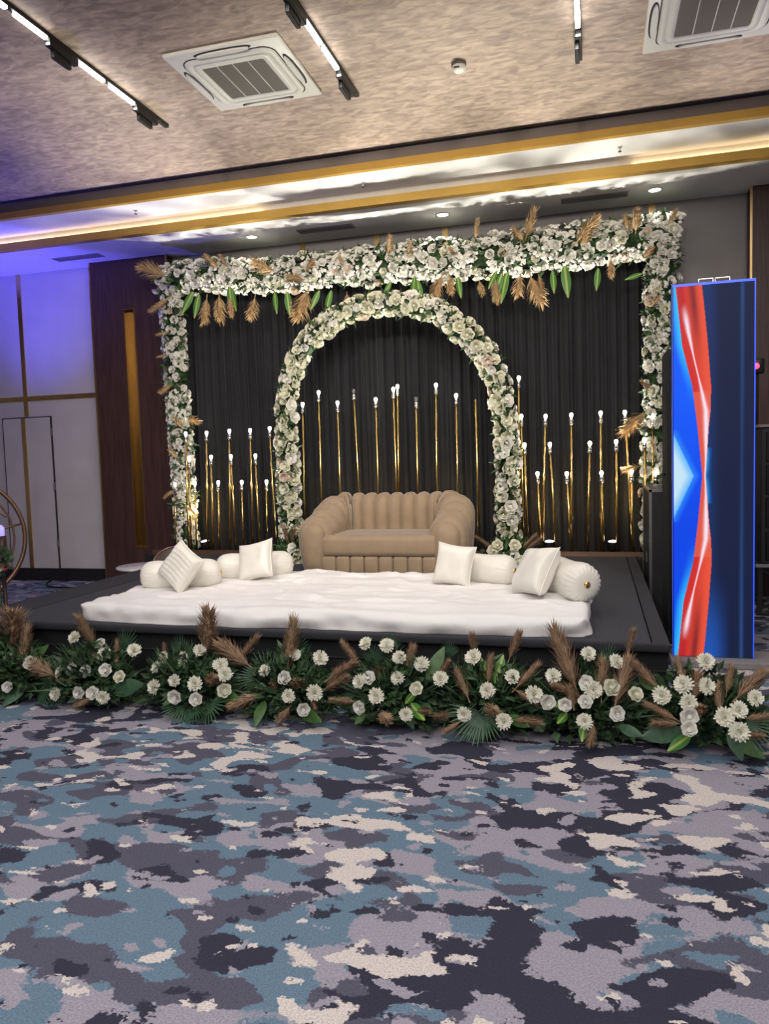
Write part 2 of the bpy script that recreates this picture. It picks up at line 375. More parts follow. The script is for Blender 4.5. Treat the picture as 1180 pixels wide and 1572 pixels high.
# ------------------------------------------------------------------ ceiling fittings
def ac_unit(cx, cy, label):
    t = thing('air_conditioner', label, 'air conditioner', (cx, cy, CEIL), group='ceiling air conditioners')
    z = CEIL; h = .43
    part('panel', rbox('panel', 'ac_white', (.86, .86, .03), .01, 2, (0, 0, -.015)), t, local=True)
    def rr(s, r, zz, n=6):
        out = []
        for cxs, cys, a0 in ((1, 1, 0), (-1, 1, 90), (-1, -1, 180), (1, -1, 270)):
            for k in range(n+1):
                a = math.radians(a0+90*k/n); out.append((cxs*(s-r)+r*math.cos(a), cys*(s-r)+r*math.sin(a), zz))
        return out
    def ring(rs):      # rs list of (half, radius, z)
        b = MB(); R = [rr(*q) for q in rs]; n = len(R[0])
        v = [p for q in R for p in q]; f = []
        for i in range(len(R)-1):
            for k in range(n): f.append((i*n+k, (i+1)*n+k, (i+1)*n+(k+1) % n, i*n+(k+1) % n))
        return b.add(v, f)
    part('bezel', fix_normals(ring([(.345, .09, -.029), (.338, .085, -.044), (.300, .06, -.046), (.296, .055, -.034), (.290, .05, -.034), (.286, .05, -.046), (.238, .02, -.048), (.236, .02, -.030)]).mesh('bezel', 'ac_white', True)), t, local=True)
    part('slot_line', fix_normals(ring([(.352, .095, -.0295), (.352, .095, -.033), (.345, .09, -.033), (.345, .09, -.0295)]).mesh('slot_line', 'dark_gap')), t, local=True)
    g = part('intake_grille', MB().box(-.237, .237, -.237, .237, -.040, -.031).mesh('intake_grille', 'ac_grille'), t, local=True)
    for k in range(3): part('rib', MB().box(-.1215+k*.1185, -.1155+k*.1185, -.237, .237, -.044, -.040).mesh('rib', 'ac_white'), g, Matrix(), local=True)
    for k in range(4):
        M = Matrix.Rotation(k*PI/2, 4, 'Z')
        def lens(hw, hl, z0, z1):
            pts = []
            for i in range(24):
                a = 2*PI*i/24; pts.append((hl*math.copysign(abs(math.cos(a))**.75, math.cos(a)), hw*math.sin(a)))
            b = MB(); b.add([(x, .382+y, z1) for x, y in pts] + [(x, .382+y, z0) for x, y in pts], [tuple(range(24)), tuple(range(47, 23, -1))] + [(i, (i+1) % 24, 24+(i+1) % 24, 24+i) for i in range(24)]); return b
        s_ = part('louvre_slot', fix_normals(lens(.030, .215, -.034, -.029).mesh('louvre_slot', 'dark_gap')), t, M, local=True)
        part('louvre_flap', fix_normals(lens(.021, .195, -.046, -.033).mesh('louvre_flap', 'ac_white')), s_, Matrix.Translation((0, -.004, 0)), local=True)
ac_unit(-2.42, 5.28, 'white ceiling cassette air conditioner between the two left track lights')
ac_unit(.78, 5.47, 'white ceiling cassette air conditioner at the upper right corner')

def track(x, y_end, bars, mods, label):
    t = thing('track_light', label, 'track light', (x, y_end, CEIL), group='ceiling track lights')
    part('rail', MB().box(x-.018, x+.018, YB+1.0, y_end, CEIL-.028, CEIL).mesh('rail', 'black_metal'), t)
    for a, c in bars:
        part('light_bar', rbox('light_bar', 'bar_emit', (.032, c-a, .020), .006, 2, (x, (a+c)/2, CEIL-.038)), t)
    for a, c in mods:
        s_ = part('spot_module', rbox('spot_module', 'black_metal', (.045, c-a, .05), .004, 1, (x, (a+c)/2, CEIL-.055), False), t)
        part('spot_housing', rbox('spot_housing', 'black_metal', (.030, (c-a)*.62, .055), .004, 1, (x-.01, (a+c)/2, CEIL-.10), False), s_)
        part('spot_edge', MB().box(x-.026, x-.0245, (a+c)/2-(c-a)*.28, (a+c)/2+(c-a)*.28, CEIL-.127, CEIL-.119).mesh('spot_edge', 'steel'), s_)
def ty(x, y): return on_z(x, y, CEIL-.035).y
track(TRACK_X[0], 5.83, [(ty(19, 21), ty(71, 58)), (ty(121, 94), ty(161, 124)), (ty(168, 131), ty(206, 159)), (3.3, ty(5, 12)), (1.9, 2.6)], [(ty(72, 59), ty(119, 92)), (ty(208, 160), ty(242, 184))], 'black ceiling track with glowing bars, leftmost of three')
track(TRACK_X[1], 5.84, [(ty(467, 31), ty(493, 67)), (ty(495, 73), ty(519, 105)), (3.3, 4.3)], [(4.4, ty(464, 29)), (ty(521, 108), ty(542, 140))], 'black ceiling track with glowing bars, middle one right of the left air conditioner')
track(TRACK_X[2], 5.84, [(ty(885, 1), ty(887.5, 41)), (3.9, 4.9)], [(ty(888, 46), ty(889, 84))], 'black ceiling track with one visible glowing bar, rightmost of three')

p = on_z(704, 97, CEIL)
t = thing('smoke_detector', 'small round white smoke detector on the beige ceiling', 'smoke detector', p)
part('mount', MB().lathe([(.052, 0), (.055, -.012), (.052, -.022)], 20).mesh('mount', 'ac_grille', True), t, local=True)
hd = part('sensor_head', MB().lathe([(.050, -.022), (.050, -.040), (.036, -.058), (.012, -.062)], 20).mesh('sensor_head', 'ac_white', True), t, local=True)
part('vent_slot', MB().box(-.03, .01, -.049, -.043, -.050, -.041).mesh('vent_slot', 'dark_gap'), hd, local=True)
for (px, py, lab) in ((208, 323, 'left one above the wood pillar'), (557, 281, 'middle one above the arch'), (951, 226, 'right one above the garland')):
    q = on_z(px, py, SOF1); t = thing('sprinkler', 'small ceiling sprinkler head on the white soffit, '+lab, 'sprinkler', q, group='sprinklers on the upper soffit')
    part('pipe', MB().lathe([(.018, 0), (.018, -.006), (.007, -.007), (.007, -.035)], 10).mesh('pipe', 'steel'), t, local=True)
    part('deflector', MB().lathe([(.016, -.035), (.016, -.039)], 10).mesh('deflector', 'dark_gap'), t, local=True)
for x, lab in ((-3.67, 'above the left part of the garland'), (-1.5, 'above the middle of the garland'), (.584, 'above the right end of the garland')):
    t = thing('downlight', 'round recessed downlight glowing in the soffit '+lab, 'downlight', (x, 7.97, SOF), group='recessed downlights')
    part('ring', MB().lathe([(.075, .002), (.075, -.006), (.058, -.008), (.056, .002)], 24).mesh('ring', 'ac_white', True), t, local=True)
    part('lens', MB().lathe([(.057, -.001), (.055, -.005)], 24).mesh('lens', 'lens_emit'), t, local=True)
def soffit_vent(cx, cy, label):
    t = thing('ceiling_vent', label, 'vent', (cx, cy, SOF), group='slot vents in the soffit')
    b = MB(); b.box(-.32, .32, -.075, -.06, -.008, 0); b.box(-.32, .32, .06, .075, -.008, 0); b.box(-.32, -.305, -.06, .06, -.008, 0); b.box(.305, .32, -.06, .06, -.008, 0)
    part('vent_frame', b.mesh('vent_frame', 'plain_grey'), t, local=True)
    part('vent_back', MB().box(-.305, .305, -.06, .06, -.003, 0).mesh('vent_back', 'ac_grille'), t, local=True)
    for k in range(4): part('slat', MB().box(-.305, .305, -.045+k*.03-.003, -.045+k*.03+.003, -.008, -.003).mesh('slat', 'plain_grey'), t, local=True)
soffit_vent(-2.80, 7.99, 'grey slot vent in the soffit left of the middle downlight')
soffit_vent(.02, 7.99, 'grey slot vent in the soffit beside the right downlight')
soffit_vent(-5.95, 7.98, 'grey slot vent in the blue-lit soffit at left')

# ================================================================== STAGE
SH = .45; SY0 = 4.27; SY1 = 8.3
st = thing('stage', 'low black carpeted stage platform carrying sofa and mattress', 'stage', (-1.87, SY0, 0))
part('skirt', MB().box(-4.385, .375, SY0+.02, SY1, 0, SH-.035).mesh('skirt', 'black_matte'), st)
part('deck_carpet', MB().box(-4.03, .285, SY0+.01, SY1, SH-.03, SH).mesh('deck_carpet', 'stage_carpet'), st)
part('border', MB().box(-4.39, -4.045, SY0+.01, SY1, SH-.03, SH).mesh('border', 'stage_border'), st)
part('border', MB().box(.295, .38, SY0+.01, SY1, SH-.03, SH).mesh('border', 'stage_border'), st)
part('nosing', rbox('nosing', 'stage_border', (4.78, .04, .05), .012, 2, (-2.005, SY0, SH-.024)), st)
part('skirt_seam', MB().box(-4.385, .375, SY0+.012, SY0+.02, SH-.16, SH-.155).mesh('skirt_seam', 'stage_border'), st)
solo('riser_box', rbox('riser_box', 'black_matte', (.68, .52, .45), .01, 2, (-4.74, 7.97, .225), False), 'black riser box under the left flower column', 'riser')
solo('riser_box', rbox('riser_box', 'black_matte', (.50, .60, .45), .01, 2, (.64, 7.95, .225), False), 'black riser box under the right flower column', 'riser')

# ---- mattress under a white sheet
def mattress():
    x0, x1, y0, y1, z0, z1 = -3.43, -.03, 4.33, 5.92, SH, SH+.105
    nu, nv = 230, 130
    def fn(u, v):
        # wrap: u,v in 0..1 with margins that roll down to the stage
        def wrap(t, L):
            r = .055; total = L-2*r+2*(PI*r/2)+2*.045
            d = t*total
            if d < .045: return 0.0, d/ .105*.0+ (d)  # rising side
            d -= .045
            if d < PI*r/2: a = d/r; return r-r*math.cos(a), .05+r*math.sin(a)
            d -= PI*r/2
            if d < L-2*r: return r+d, .105
            d -= L-2*r
            if d < PI*r/2: a = d/r; return L-r+r*math.sin(a), .05+r*math.cos(a)
            d -= PI*r/2
            return L, max(0, .05-d)
        a, za = wrap(u, x1-x0); b, zb = wrap(v, y1-y0)
        z = min(za, zb)
        x, y = x0+a, y0+b
        # corner rounding
        cx = min(max(x, x0+.12), x1-.12); cy = min(max(y, y0+.12), y1-.12); dv = Vector((x-cx, y-cy, 0))
        if abs(dv.x) > 0 and abs(dv.y) > 0 and dv.length > .12: dv *= .12/dv.length; x, y = cx+dv.x, cy+dv.y
        # wavy outline
        e = Vector((x, y, 0))
        x += .025*noise.noise(e*2.1+Vector((3, 0, 0))) ; y += .03*noise.noise(e*1.7+Vector((0, 9, 0)))
        if y < y0+.2: y += .03*math.sin(x*1.1+.5)*(1-(y-y0)/.2)
        top = smoothstep(.06, .105, z)
        wr = .012*max(0, 1-abs(noise.noise(Vector((x*1.6+y*.5, y*3.2+4, 13)))*9)) + .028*max(0, 1-abs(noise.noise(Vector((x*.45+2, y*2.2, 3)))*7))*(.5+.5*noise.noise(Vector((x*.8, y*.5, 8)))) + .016*abs(noise.noise(Vector((x*.9, y*4.5, 1))))**.7*1.6 + .010*noise.noise(Vector((x*5, y*2.4, 4))) + .008*noise.noise(Vector((x*11, y*9, 7)))
        side = 1-top
        wr2 = .034*noise.noise(Vector((x*3.5, y*3.5, z*9))) + .012*noise.noise(Vector((x*9, y*9, z*12)))
        z2 = z0 + z + wr*top*(.5+.5*smoothstep(.0, .3, y-y0)) + .25*wr2*side*(z > .02)
        if side > .2: y -= wr2*side if y < y0+.3 else 0; x += wr2*side*.7 if x > x1-.3 else (-wr2*side*.7 if x < x0+.3 else 0)
        return (x, y, max(z2, z0+.002))
    b = MB().grid(fn, nu, nv)
    return b.mesh('mattress', 'sheet', True)
solo('mattress', fix_normals(mattress()), 'wide low mattress under a wrinkled white sheet in front of the sofa', 'mattress')
MT = SH+.11

# ---- bolsters and cushions
def bolster(c, ang, L, R, label, pa=.03):
    t = thing('bolster', label, 'bolster', c, Matrix.Rotation(ang, 3, 'Z'), 'white satin bolsters')
    def fn(u, v):
        th = 2*PI*u; a = v*2-1                # -1..1 along the length
        k = abs(a)
        if k < .62: r = R*(1-.03*math.cos(a*3)); x = a*L/2
        else:
            q = (k-.62)/.38; r = R*max(.08, math.cos(q*PI/2)**.6); x = math.copysign(L/2*(.62+.38*math.sin(q*PI/2)), a)
        pl = smoothstep(.5, .8, k)*(1-smoothstep(.97, 1, k))
        r *= 1+pa*pl*math.sin(th*23+2*math.sin(a*5)) + .03*noise.noise(Vector((x*9, math.cos(th)*2, math.sin(th)*2)))
        y = r*math.cos(th); z = r*math.sin(th)
        z = max(z, -R*.86)
        return (x, y, z+R*.86)
    part('cover', fix_normals(MB().grid(fn, 68, 40, True).mesh('cover', 'satin', True)), t, local=True)
    for sgn in (-1, 1):
        part('end_button', MB().lathe([(.004, -.012), (.020, -.008), (.024, 0), (.018, .008), (.004, .012)], 14).mesh('end_button', 'pole_gold', True), t, Matrix.Translation((sgn*L/2*.995, 0, R*.86)) @ Matrix.Rotation(sgn*PI/2, 4, 'Y'), label='gold end button', local=True)
def cushion(M, W, H, T, label, pleat=0, seed=0):
    t = thing('cushion', label, 'cushion', M.translation, M.to_3x3(), 'white satin square cushions')
    def fn(sgn):
        def g(u, v):
            a, b_ = u*2-1, v*2-1
            pin = 1-.10*(1-b_*b_)*abs(a)**3; pin2 = 1-.10*(1-a*a)*abs(b_)**3
            x = a*W/2*pin; y = b_*H/2*pin2
            th = T/2*((1-a**4)*(1-b_**4))**.5
            th *= 1+.10*noise.noise(Vector((a*2.2+seed, b_*2.2, sgn)))
            if pleat: th += .007*pleat*math.sin((b_*2.4+.35*a*a)*12)*max(0, 1-a*a)*(1-b_**6)
            return (x, y, sgn*th)
        return g
    b = MB(); b.grid(fn(1), 28, 28); b.grid(fn(-1), 28, 28)
    me = b.mesh('cover', 'satin', True)
    bm = bmesh.new(); bm.from_mesh(me); bmesh.ops.remove_doubles(bm, verts=bm.verts, dist=.0004); bmesh.ops.recalc_face_normals(bm, faces=bm.faces); bm.to_mesh(me); bm.free()
    part('cover', me, t, local=True)
    e = []
    for (ua, ub) in (((-1, -1), (1, -1)), ((1, -1), (1, 1)), ((1, 1), (-1, 1)), ((-1, 1), (-1, -1))):
        for k in range(12):
            a = ua[0]+(ub[0]-ua[0])*k/12; c = ua[1]+(ub[1]-ua[1])*k/12
            e.append((a*W/2*(1-.10*(1-c*c)*abs(a)**3), c*H/2*(1-.10*(1-a*a)*abs(c)**3), 0))
    part('piping', MB().tube(e, .0045, 6, True).mesh('piping', 'satin', True), t, local=True)
def upright(p, face, tilt, roll, H, lift=0):
    """cushion standing at p (its lowest point), face = yaw of its front normal from -Y, leaning back by tilt, rolled in its own plane"""
    R = Matrix.Rotation(face, 4, 'Z') @ Matrix.Rotation(PI/2-tilt, 4, 'X') @ Matrix.Rotation(roll, 4, 'Z')
    return Matrix.Translation((p[0], p[1], p[2]+lift)) @ R
D = math.radians
bolster((-3.05, 5.10, MT-.005), D(20), .60, .112, 'white bolster at the far left of the mattress, behind the pleated cushion')
cushion(upright((-2.95, 4.93, MT), D(-12), D(24), D(-30), .4, .175), .31, .31, .14, 'pleated white cushion standing on its corner at the left end of the mattress', 1, 1)
bolster((-2.68, 5.62, MT-.005), D(26), .62, .108, 'white bolster near the left arm of the sofa')
cushion(upright((-2.58, 5.43, MT), D(-12), D(22), D(14), .4, .155), .31, .31, .13, 'smooth white square cushion leaning on the bolster left of the sofa', 0, 2)
bolster((-.80, 5.56, MT-.005), D(-24), .52, .112, 'white bolster near the right arm of the sofa', .035)
cushion(upright((-.99, 5.38, MT), D(-14), D(14), D(-6), .4, .145), .30, .30, .13, 'white square cushion standing in front of the right arm of the sofa', 0, 3)
bolster((-.17, 5.06, MT-.005), D(-62), .50, .128, 'white bolster with gold end button at the right end of the mattress', .042)
cushion(upright((-.38, 5.00, MT), D(-56), D(32), D(8), .4, .165), .32, .34, .17, 'white cushion slumped against the rightmost bolster', 0, 4)

# ---- sofa with channel tufting
def sofa():
    W, Dp, T = 1.46, .86, .23
    O = Vector((-1.85, 6.36, SH))
    t = thing('sofa', 'beige velvet two-seat sofa with rounded channel-tufted back and arms', 'sofa', O)
    # plan path of the shell centre line
    hw = W/2-T/2; yb = Dp-T/2; r = .22; pts = []
    for k in range(9): pts.append(Vector((-hw, .05+(yb-r-.05)*k/8, 0)))
    for k in range(1, 9): a = PI - PI/2*k/8; pts.append(Vector((-hw+r+r*math.cos(a), yb-r+r*math.sin(a), 0)))
    for k in range(1, 17): pts.append(Vector((-hw+r+(2*hw-2*r)*k/16, yb, 0)))
    for k in range(1, 9): a = PI/2 - PI/2*k/8; pts.append(Vector((hw-r+r*math.cos(a), yb-r+r*math.sin(a), 0)))
    for k in range(1, 9): pts.append(Vector((hw, yb-r-(yb-r-.05)*k/8, 0)))
    def top(s): e = min(s, 1-s); return .475+.19*smoothstep(.02, .30, e)
    def prof(s, bulge, npf=18):
        p, d = path_at(pts, s); n = Vector((d.y, -d.x, 0))       # points to the inside of the U?
        cen = Vector((0, .25, 0)); inn = n if (cen-p).dot(n) > 0 else -n
        zt = top(s); rr = T/2; out = []
        e = min(s, 1-s); rake = .06*smoothstep(.2, .45, e)
        def q(off, z, nrm):
            return p + inn*off + Vector((0, 0, z)) + (inn*nrm[0]+Vector((0, 0, nrm[1])))*bulge
        for k in range(4):
            z = .30+(zt-rr-.30)*k/4; out.append(q(rr, z, (1, 0)))
        for k in range(10):
            a = PI*k/9; out.append(q(rr*math.cos(a), zt-rr+rr*math.sin(a)*1.0, (math.cos(a), math.sin(a))))
        for k in range(1, 5):
            z = (zt-rr)*(1-k/4)+.02*(k/4); out.append(q(-rr+.05*(k/4)**2, z, (-1, 0)))
        return out
    cuts = [0, .065, .128, .19, .252, .312]
    nb = 7; cuts += [.312+(.376)*k/nb for k in range(1, nb)]
    cuts += [1-c for c in reversed([0, .065, .128, .19, .252, .312])]
    for a, c in zip(cuts, cuts[1:]):
        b = MB(); n = 12
        bu = .045 if a > .30 and c < .70 else .058
        b.grid(lambda u, v: prof(a+(c-a)*u, bu*(max(0, math.sin(PI*u)))**.55)[min(17, int(round(v*17)))], n, 17)
        part('channel', fix_normals(b.mesh('channel', 'velvet', True)), t, local=True)
    for s, sg in ((0, -1), (1, 1)):
        base = prof(s, 0); cz = Vector((sg*hw, .05, .26)); b = MB()
        rings = [(1, 0), (.97, -.022), (.86, -.045), (.6, -.060), (.25, -.066), (.02, -.067)]
        base2 = [Vector((p.x, p.y, p.z)) for p in base]; base2[0].z = .02
        v = [cz+(p-cz)*k+Vector((0, o, 0)) for k, o in rings for p in base2]; m_ = len(base2); f = []
        for i in range(len(rings)-1):
            for j in range(m_): f.append((i*m_+j, i*m_+(j+1) % m_, (i+1)*m_+(j+1) % m_, (i+1)*m_+j))
        b.add(v, f); part('arm_front', fix_normals(b.mesh('arm_front', 'velvet', True)), t, local=True)
    iw = 2*(hw-T/2)
    part('base', rbox('base', 'velvet', (iw+.10, .58, .15), .02, 2, (0, .34, .095)), t, local=True)
    n = 8; wd = (iw+.06)/n
    for k in range(n):
        part('front_panel', rbox('front_panel', 'velvet', (wd-.004, .09, .155), .022, 3, (-iw/2-.03+wd*(k+.5), .045, .095)), t, local=True)
    part('seat_cushion', rbox('seat_cushion', 'velvet', (iw+.07, .66, .19), .05, 5, (0, .325, .265)), t, local=True)
sofa()

# ================================================================== BACKDROP
CY = 8.17
def curtain():
    x0, x1 = -4.72, .74
    def fn(u, v):
        x = x0+(x1-x0)*u; z = .42+(3.72-.42)*v
        ph = x*2*PI/.125 + 1.6*noise.noise(Vector((x*1.3, 0, 0)))*2
        a = .034*(.65+.5*noise.noise(Vector((x*2.2, z*.25, 5)))); 
        return (x, CY+a*math.sin(ph)+.010*math.sin(ph*2.3+z*.4)+.02*noise.noise(Vector((x*1.2, z*.6, 2))), z)
    return MB().grid(fn, 620, 14).mesh('drape', 'curtain', True)
t = thing('backdrop_curtain', 'black pleated fabric curtain hanging behind the arch', 'curtain', (-2, CY, .42))
part('drape', curtain(), t)
part('curtain_rail', MB().tube([(-4.85, CY, 3.73), (.86, CY, 3.73)], .02, 10).mesh('curtain_rail', 'black_metal', True), t)
# ------------------------------------------------------------------ flower meshes (unit radius, facing +Z)
def petal(b, M, L, Wd, cup, nseg=2):
    def fn(u, v):
        a = u*2-1; w_ = Wd*min(1, .28+1.25*v)*(1-.45*v**4)
        return M @ Vector((a*w_, L*v*(1-.10*a*a*v), cup*v*v-.10*max(0, v-.8)+.30*Wd*a*a))
    b.grid(fn, nseg, 3)
def rose_mesh(seed, material):
    rnd = random.Random(seed); b = MB()
    for (n, L, W_, tilt, z, cup) in ((6, .98, .56, 12, 0, .16), (5, .88, .50, 32, .04, .15), (5, .76, .40, 50, .08, .10), (4, .66, .28, 68, .10, .02)):
        o = rnd.random()*6
        for k in range(n):
            M = Matrix.Rotation(o+2*PI*k/n+rnd.uniform(-.15, .15), 4, 'Z') @ Matrix.Translation((0, .06, z)) @ Matrix.Rotation(D(tilt+rnd.uniform(-7, 7)), 4, 'X')
            petal(b, M, L*rnd.uniform(.92, 1.06), W_, cup)
    b.lathe([(.10, .0), (.26, .15), (.22, .45), (.08, .62)], 6)
    return b.mesh('rose', material, True)
def mum_mesh(seed, material):
    rnd = random.Random(seed); b = MB()
    for (n, L, tilt, z) in ((20, 1.0, 6, 0), (19, .96, 20, .06), (16, .86, 36, .10), (13, .70, 52, .14), (8, .52, 70, .16)):
        o = rnd.random()*6
        for k in range(n):
            M = Matrix.Rotation(o+2*PI*k/n+rnd.uniform(-.1, .1), 4, 'Z') @ Matrix.Translation((0, .04, z)) @ Matrix.Rotation(D(tilt+rnd.uniform(-9, 9)), 4, 'X')
            l = L*rnd.uniform(.85, 1.06); w_ = .115
            v = [(0, 0, 0), (w_, l*.5, .0), (-w_, l*.5, .0), (w_*.8, l*.86, .04), (-w_*.8, l*.86, .04), (0, l, .12)]
            b.add([M @ Vector(q) for q in v], [(0, 1, 2), (2, 1, 3, 4), (4, 3, 5)])
    return b.mesh('chrysanthemum', material, True)
ROSES = [rose_mesh(k, 'petal_white') for k in range(3)] + [rose_mesh(9, 'petal_cream')]
ARCHR = [rose_mesh(20, 'petal_white'), rose_mesh(21, 'petal_cream'), rose_mesh(22, 'petal_cream')]
BLUSH = [rose_mesh(30, 'petal_blush')]
MUMS = [mum_mesh(k, 'petal_mum') for k in range(3)]
def plume_mesh(seed, material, nstr=190, spread=.16, droop=.0):
    rnd = random.Random(seed); b = MB()
    b.tube([(0, 0, 0), (0, 0, .5), (0, droop*.3, .9)], lambda t_: .012*(1-.7*t_), 5)
    b.lathe([(.012, .22), (.045, .36), (.055, .55), (.038, .76), (.008, .93)], 7)
    for k in range(nstr):
        t0 = rnd.uniform(.16, .86); a = rnd.uniform(0, 2*PI); L = rnd.uniform(.16, .34)*(1.15-.4*t0)
        out = spread*rnd.uniform(.35, 1)*(math.sin(PI*min(1, .15+t0*.85))**.6+.15)
        da = Vector((math.cos(a), math.sin(a), 0)); sd = Vector((-math.sin(a), math.cos(a), 0))*rnd.uniform(.005, .010)
        p0 = Vector((0, droop*t0*t0, t0))+da*.015; p1 = p0+da*out*.55+Vector((0, 0, L*.55)); p2 = p0+da*out*.9+Vector((0, droop*.4*L, L))+Vector((rnd.uniform(-.02, .02), rnd.uniform(-.02, .02), 0))
        b.add([p0-sd, p0+sd, p1-sd, p1+sd, p2], [(0, 1, 3, 2), (2, 3, 4)])
    return b.mesh('pampas_plume', material, False)
PTAN = [plume_mesh(k, 'plume_tan', spread=.15+.03*k) for k in range(3)]
PBRN = [plume_mesh(10+k, 'plume_brown', 300, .13+.03*k) for k in range(3)]
def blade_mesh(material, L=1, W_=.16, curl=.18, fold=.05, n=7):
    b = MB()
    def fn(u, v):
        a = u*2-1; w_ = W_*math.sin(PI*min(.985, .07+.93*v**.9))**.8
        return Vector((a*w_, -curl*v*v*L, L*v+0)) + Vector((0, fold*abs(a)*-1, 0))
    b.grid(fn, 4, n); return b.mesh('leaf', material, True)
STRIPED = blade_mesh('striped_leaf', 1, .13, .15)
BROAD = blade_mesh('leaf_green', 1, .17, .30, .06)
BROADD = blade_mesh('palm', 1, .20, .35, .06)
def palm_mesh(seed, n=17, span=150):
    rnd = random.Random(seed); b = MB()
    for k in range(n):
        a = D(-span/2+span*k/(n-1)); L = (1-.25*abs(a)/D(span/2))*rnd.uniform(.9, 1.02); w_ = .028
        d = Vector((math.sin(a), 0, math.cos(a))); s_ = Vector((math.cos(a), 0, -math.sin(a)))*w_; dr = Vector((0, -.16*rnd.uniform(.5, 1.3), 0))
        p = [d*.04, d*L*.35, d*L*.75+dr*.45, d*L+dr]; w2 = (.3, 1, .8, .05)
        v = []
        for q, ww in zip(p, w2): v += [q-s_*ww, q+s_*ww]
        b.add(v, [(0, 1, 3, 2), (2, 3, 5, 4), (4, 5, 7, 6)])
    b.tube([(0, .02, -.25), (0, 0, .05)], .015, 5)
    return b.mesh('palm_frond', 'palm', True)
PALMS = [palm_mesh(1), palm_mesh(2, 15, 120), palm_mesh(3, 13, 90)]
def add_leaf(b, p, d, nrm, L, W_):
    d = Vector(d).normalized(); s_ = d.cross(Vector(nrm)); s_ = s_.normalized() if s_.length > 1e-4 else Vector((1, 0, 0)); n = s_.cross(d)
    v = [p, p+d*L*.4+s_*W_+n*W_*.25, p+d*L*.4-s_*W_+n*W_*.25, p+d*L*.45, p+d*L-n*L*.12]
    b.add(v, [(0, 1, 3), (0, 3, 2), (1, 4, 3), (3, 4, 2)])
def add_dot(b, p, r, n):      # small five-petal blossom
    n = Vector(n).normalized(); q = n.to_track_quat('Z', 'Y').to_matrix(); o = random.random()*6
    v = [p+n*r*.55]; 
    for k in range(8): a = o+2*PI*k/8; rr = r*(1 if k % 2 else .72); v.append(p+q@Vector((rr*math.cos(a), rr*math.sin(a), r*(.25 if k % 2 else .05))))
    v.append(p-n*r*.4)
    b.add(v, [(0, 1+k, 1+(k+1) % 8) for k in range(8)] + [(9, 1+(k+1) % 8, 1+k) for k in range(8)])
TOCAM = Vector((.05, -1, -.05))

# ------------------------------------------------------------------ rectangular flower frame
FY = 8.0
Lt, Rt = Vector((-4.70, FY, 3.58)), Vector((.66, FY, 3.50))
ff = thing('floral_backdrop', 'tall rectangular frame covered in white roses, plumes and long leaves around the curtain', 'flower frame', (-2, FY, .44))
b = MB(); b.tube([(-4.70, FY+.05, .44), (-4.72, FY+.05, 3.6)], .03, 8); b.tube([(.62, FY+.05, .44), (.66, FY+.05, 3.6)], .03, 8); b.tube([(-4.72, FY+.05, 3.6), (.66, FY+.05, 3.55)], .03, 8)
part('frame_bars', b.mesh('frame_bars', 'black_metal', True), ff)
segs = [  # path, half thickness (in the plane), half depth, number of roses, dots, leaves
    ('top', [on_y(x, y, FY) for x, y in ((246, 430), (330, 424), (420, 424), (520, 413), (620, 404), (720, 398), (820, 388), (920, 374), (1038, 362))], (.155, .225), .16, 166, 3000, 1300),
    ('left', [Vector((-4.67, FY, .52)), Vector((-4.68, FY, 1.5)), Vector((-4.71, FY, 2.6)), Vector((-4.72, FY, 3.5))], .125, .12, 66, 1300, 700),
    ('right', [Vector((.58, FY, .52)), Vector((.60, FY, 1.5)), Vector((.63, FY, 2.6)), Vector((.66, FY, 3.5))], .135, .12, 66, 500, 800)]
core = MB(); fol = MB(); dots = MB(); dots2 = MB()
def flower_band(root, path, hts, hd, nr, nd, nl, meshes, rsize, core, fol, dots, blush=.06, front=92, ldens=1.0, lsz=1.0):
    if not isinstance(hts, tuple): hts = (hts, hts)
    ht = hts[0]
    core.tube([path_at(path, k/24)[0]+Vector((0, .04, 0)) for k in range(25)], lambda t_: min(ht, hd)*.8, 8)
    placed = []
    def pick(i, n, mind):
        for tr in range(14):
            s = (i+random.random())/n; p, d = path_at(path, s); ht = hts[0]+(hts[1]-hts[0])*s
            side = d.cross(Vector((0, 1, 0))).normalized()
            a = D(random.uniform(-front, front)); nrm = side*math.sin(a)+Vector((0, -1, 0))*math.cos(a)
            k = 1-.13*abs(noise.noise(p*3))*2+random.uniform(-.1, .10)
            q = p+side*math.sin(a)*ht*k+Vector((0, -1, 0))*math.cos(a)*hd*k + d*random.uniform(-.04, .04)
            if all((q-o_).length > mind for o_ in placed[-60:]): break
        return q, nrm, d
    for i in range(nr):
        q, nrm, d = pick(i, nr, rsize*1.45); placed.append(q)
        nn = (nrm+Vector((random.uniform(-.35, .35), -.25, random.uniform(-.3, .25)))).normalized()
        r = rsize*random.uniform(.78, 1.25)
        me = random.choice(BLUSH if random.random() < blush else meshes)
        part('rose', me, root, place(q, nn, (r, r, r*random.uniform(.8, 1.1)), random.uniform(0, 6.28)))
    for i in range(nd):
        q, nrm, d = pick(i, max(1, nd), 0); 
        if noise.noise(q*5+Vector((9, 0, 0))) < -.12: continue
        add_dot(dots, q+nrm*random.uniform(-.01, .03), random.uniform(.017, .030), nrm+TOCAM*.4)
    for i in range(nl):
        q, nrm, d = pick(i, max(1, nl), 0)
        dd = nrm*.8+Vector((random.uniform(-1, 1), random.uniform(-.6, .2), random.uniform(-1, 1)))*.8
        add_leaf(fol, q-nrm*.03, dd, nrm+Vector((random.uniform(-.5, .5),)*3), random.uniform(.06, .135)*lsz, random.uniform(.014, .026)*lsz)
extra = MB()
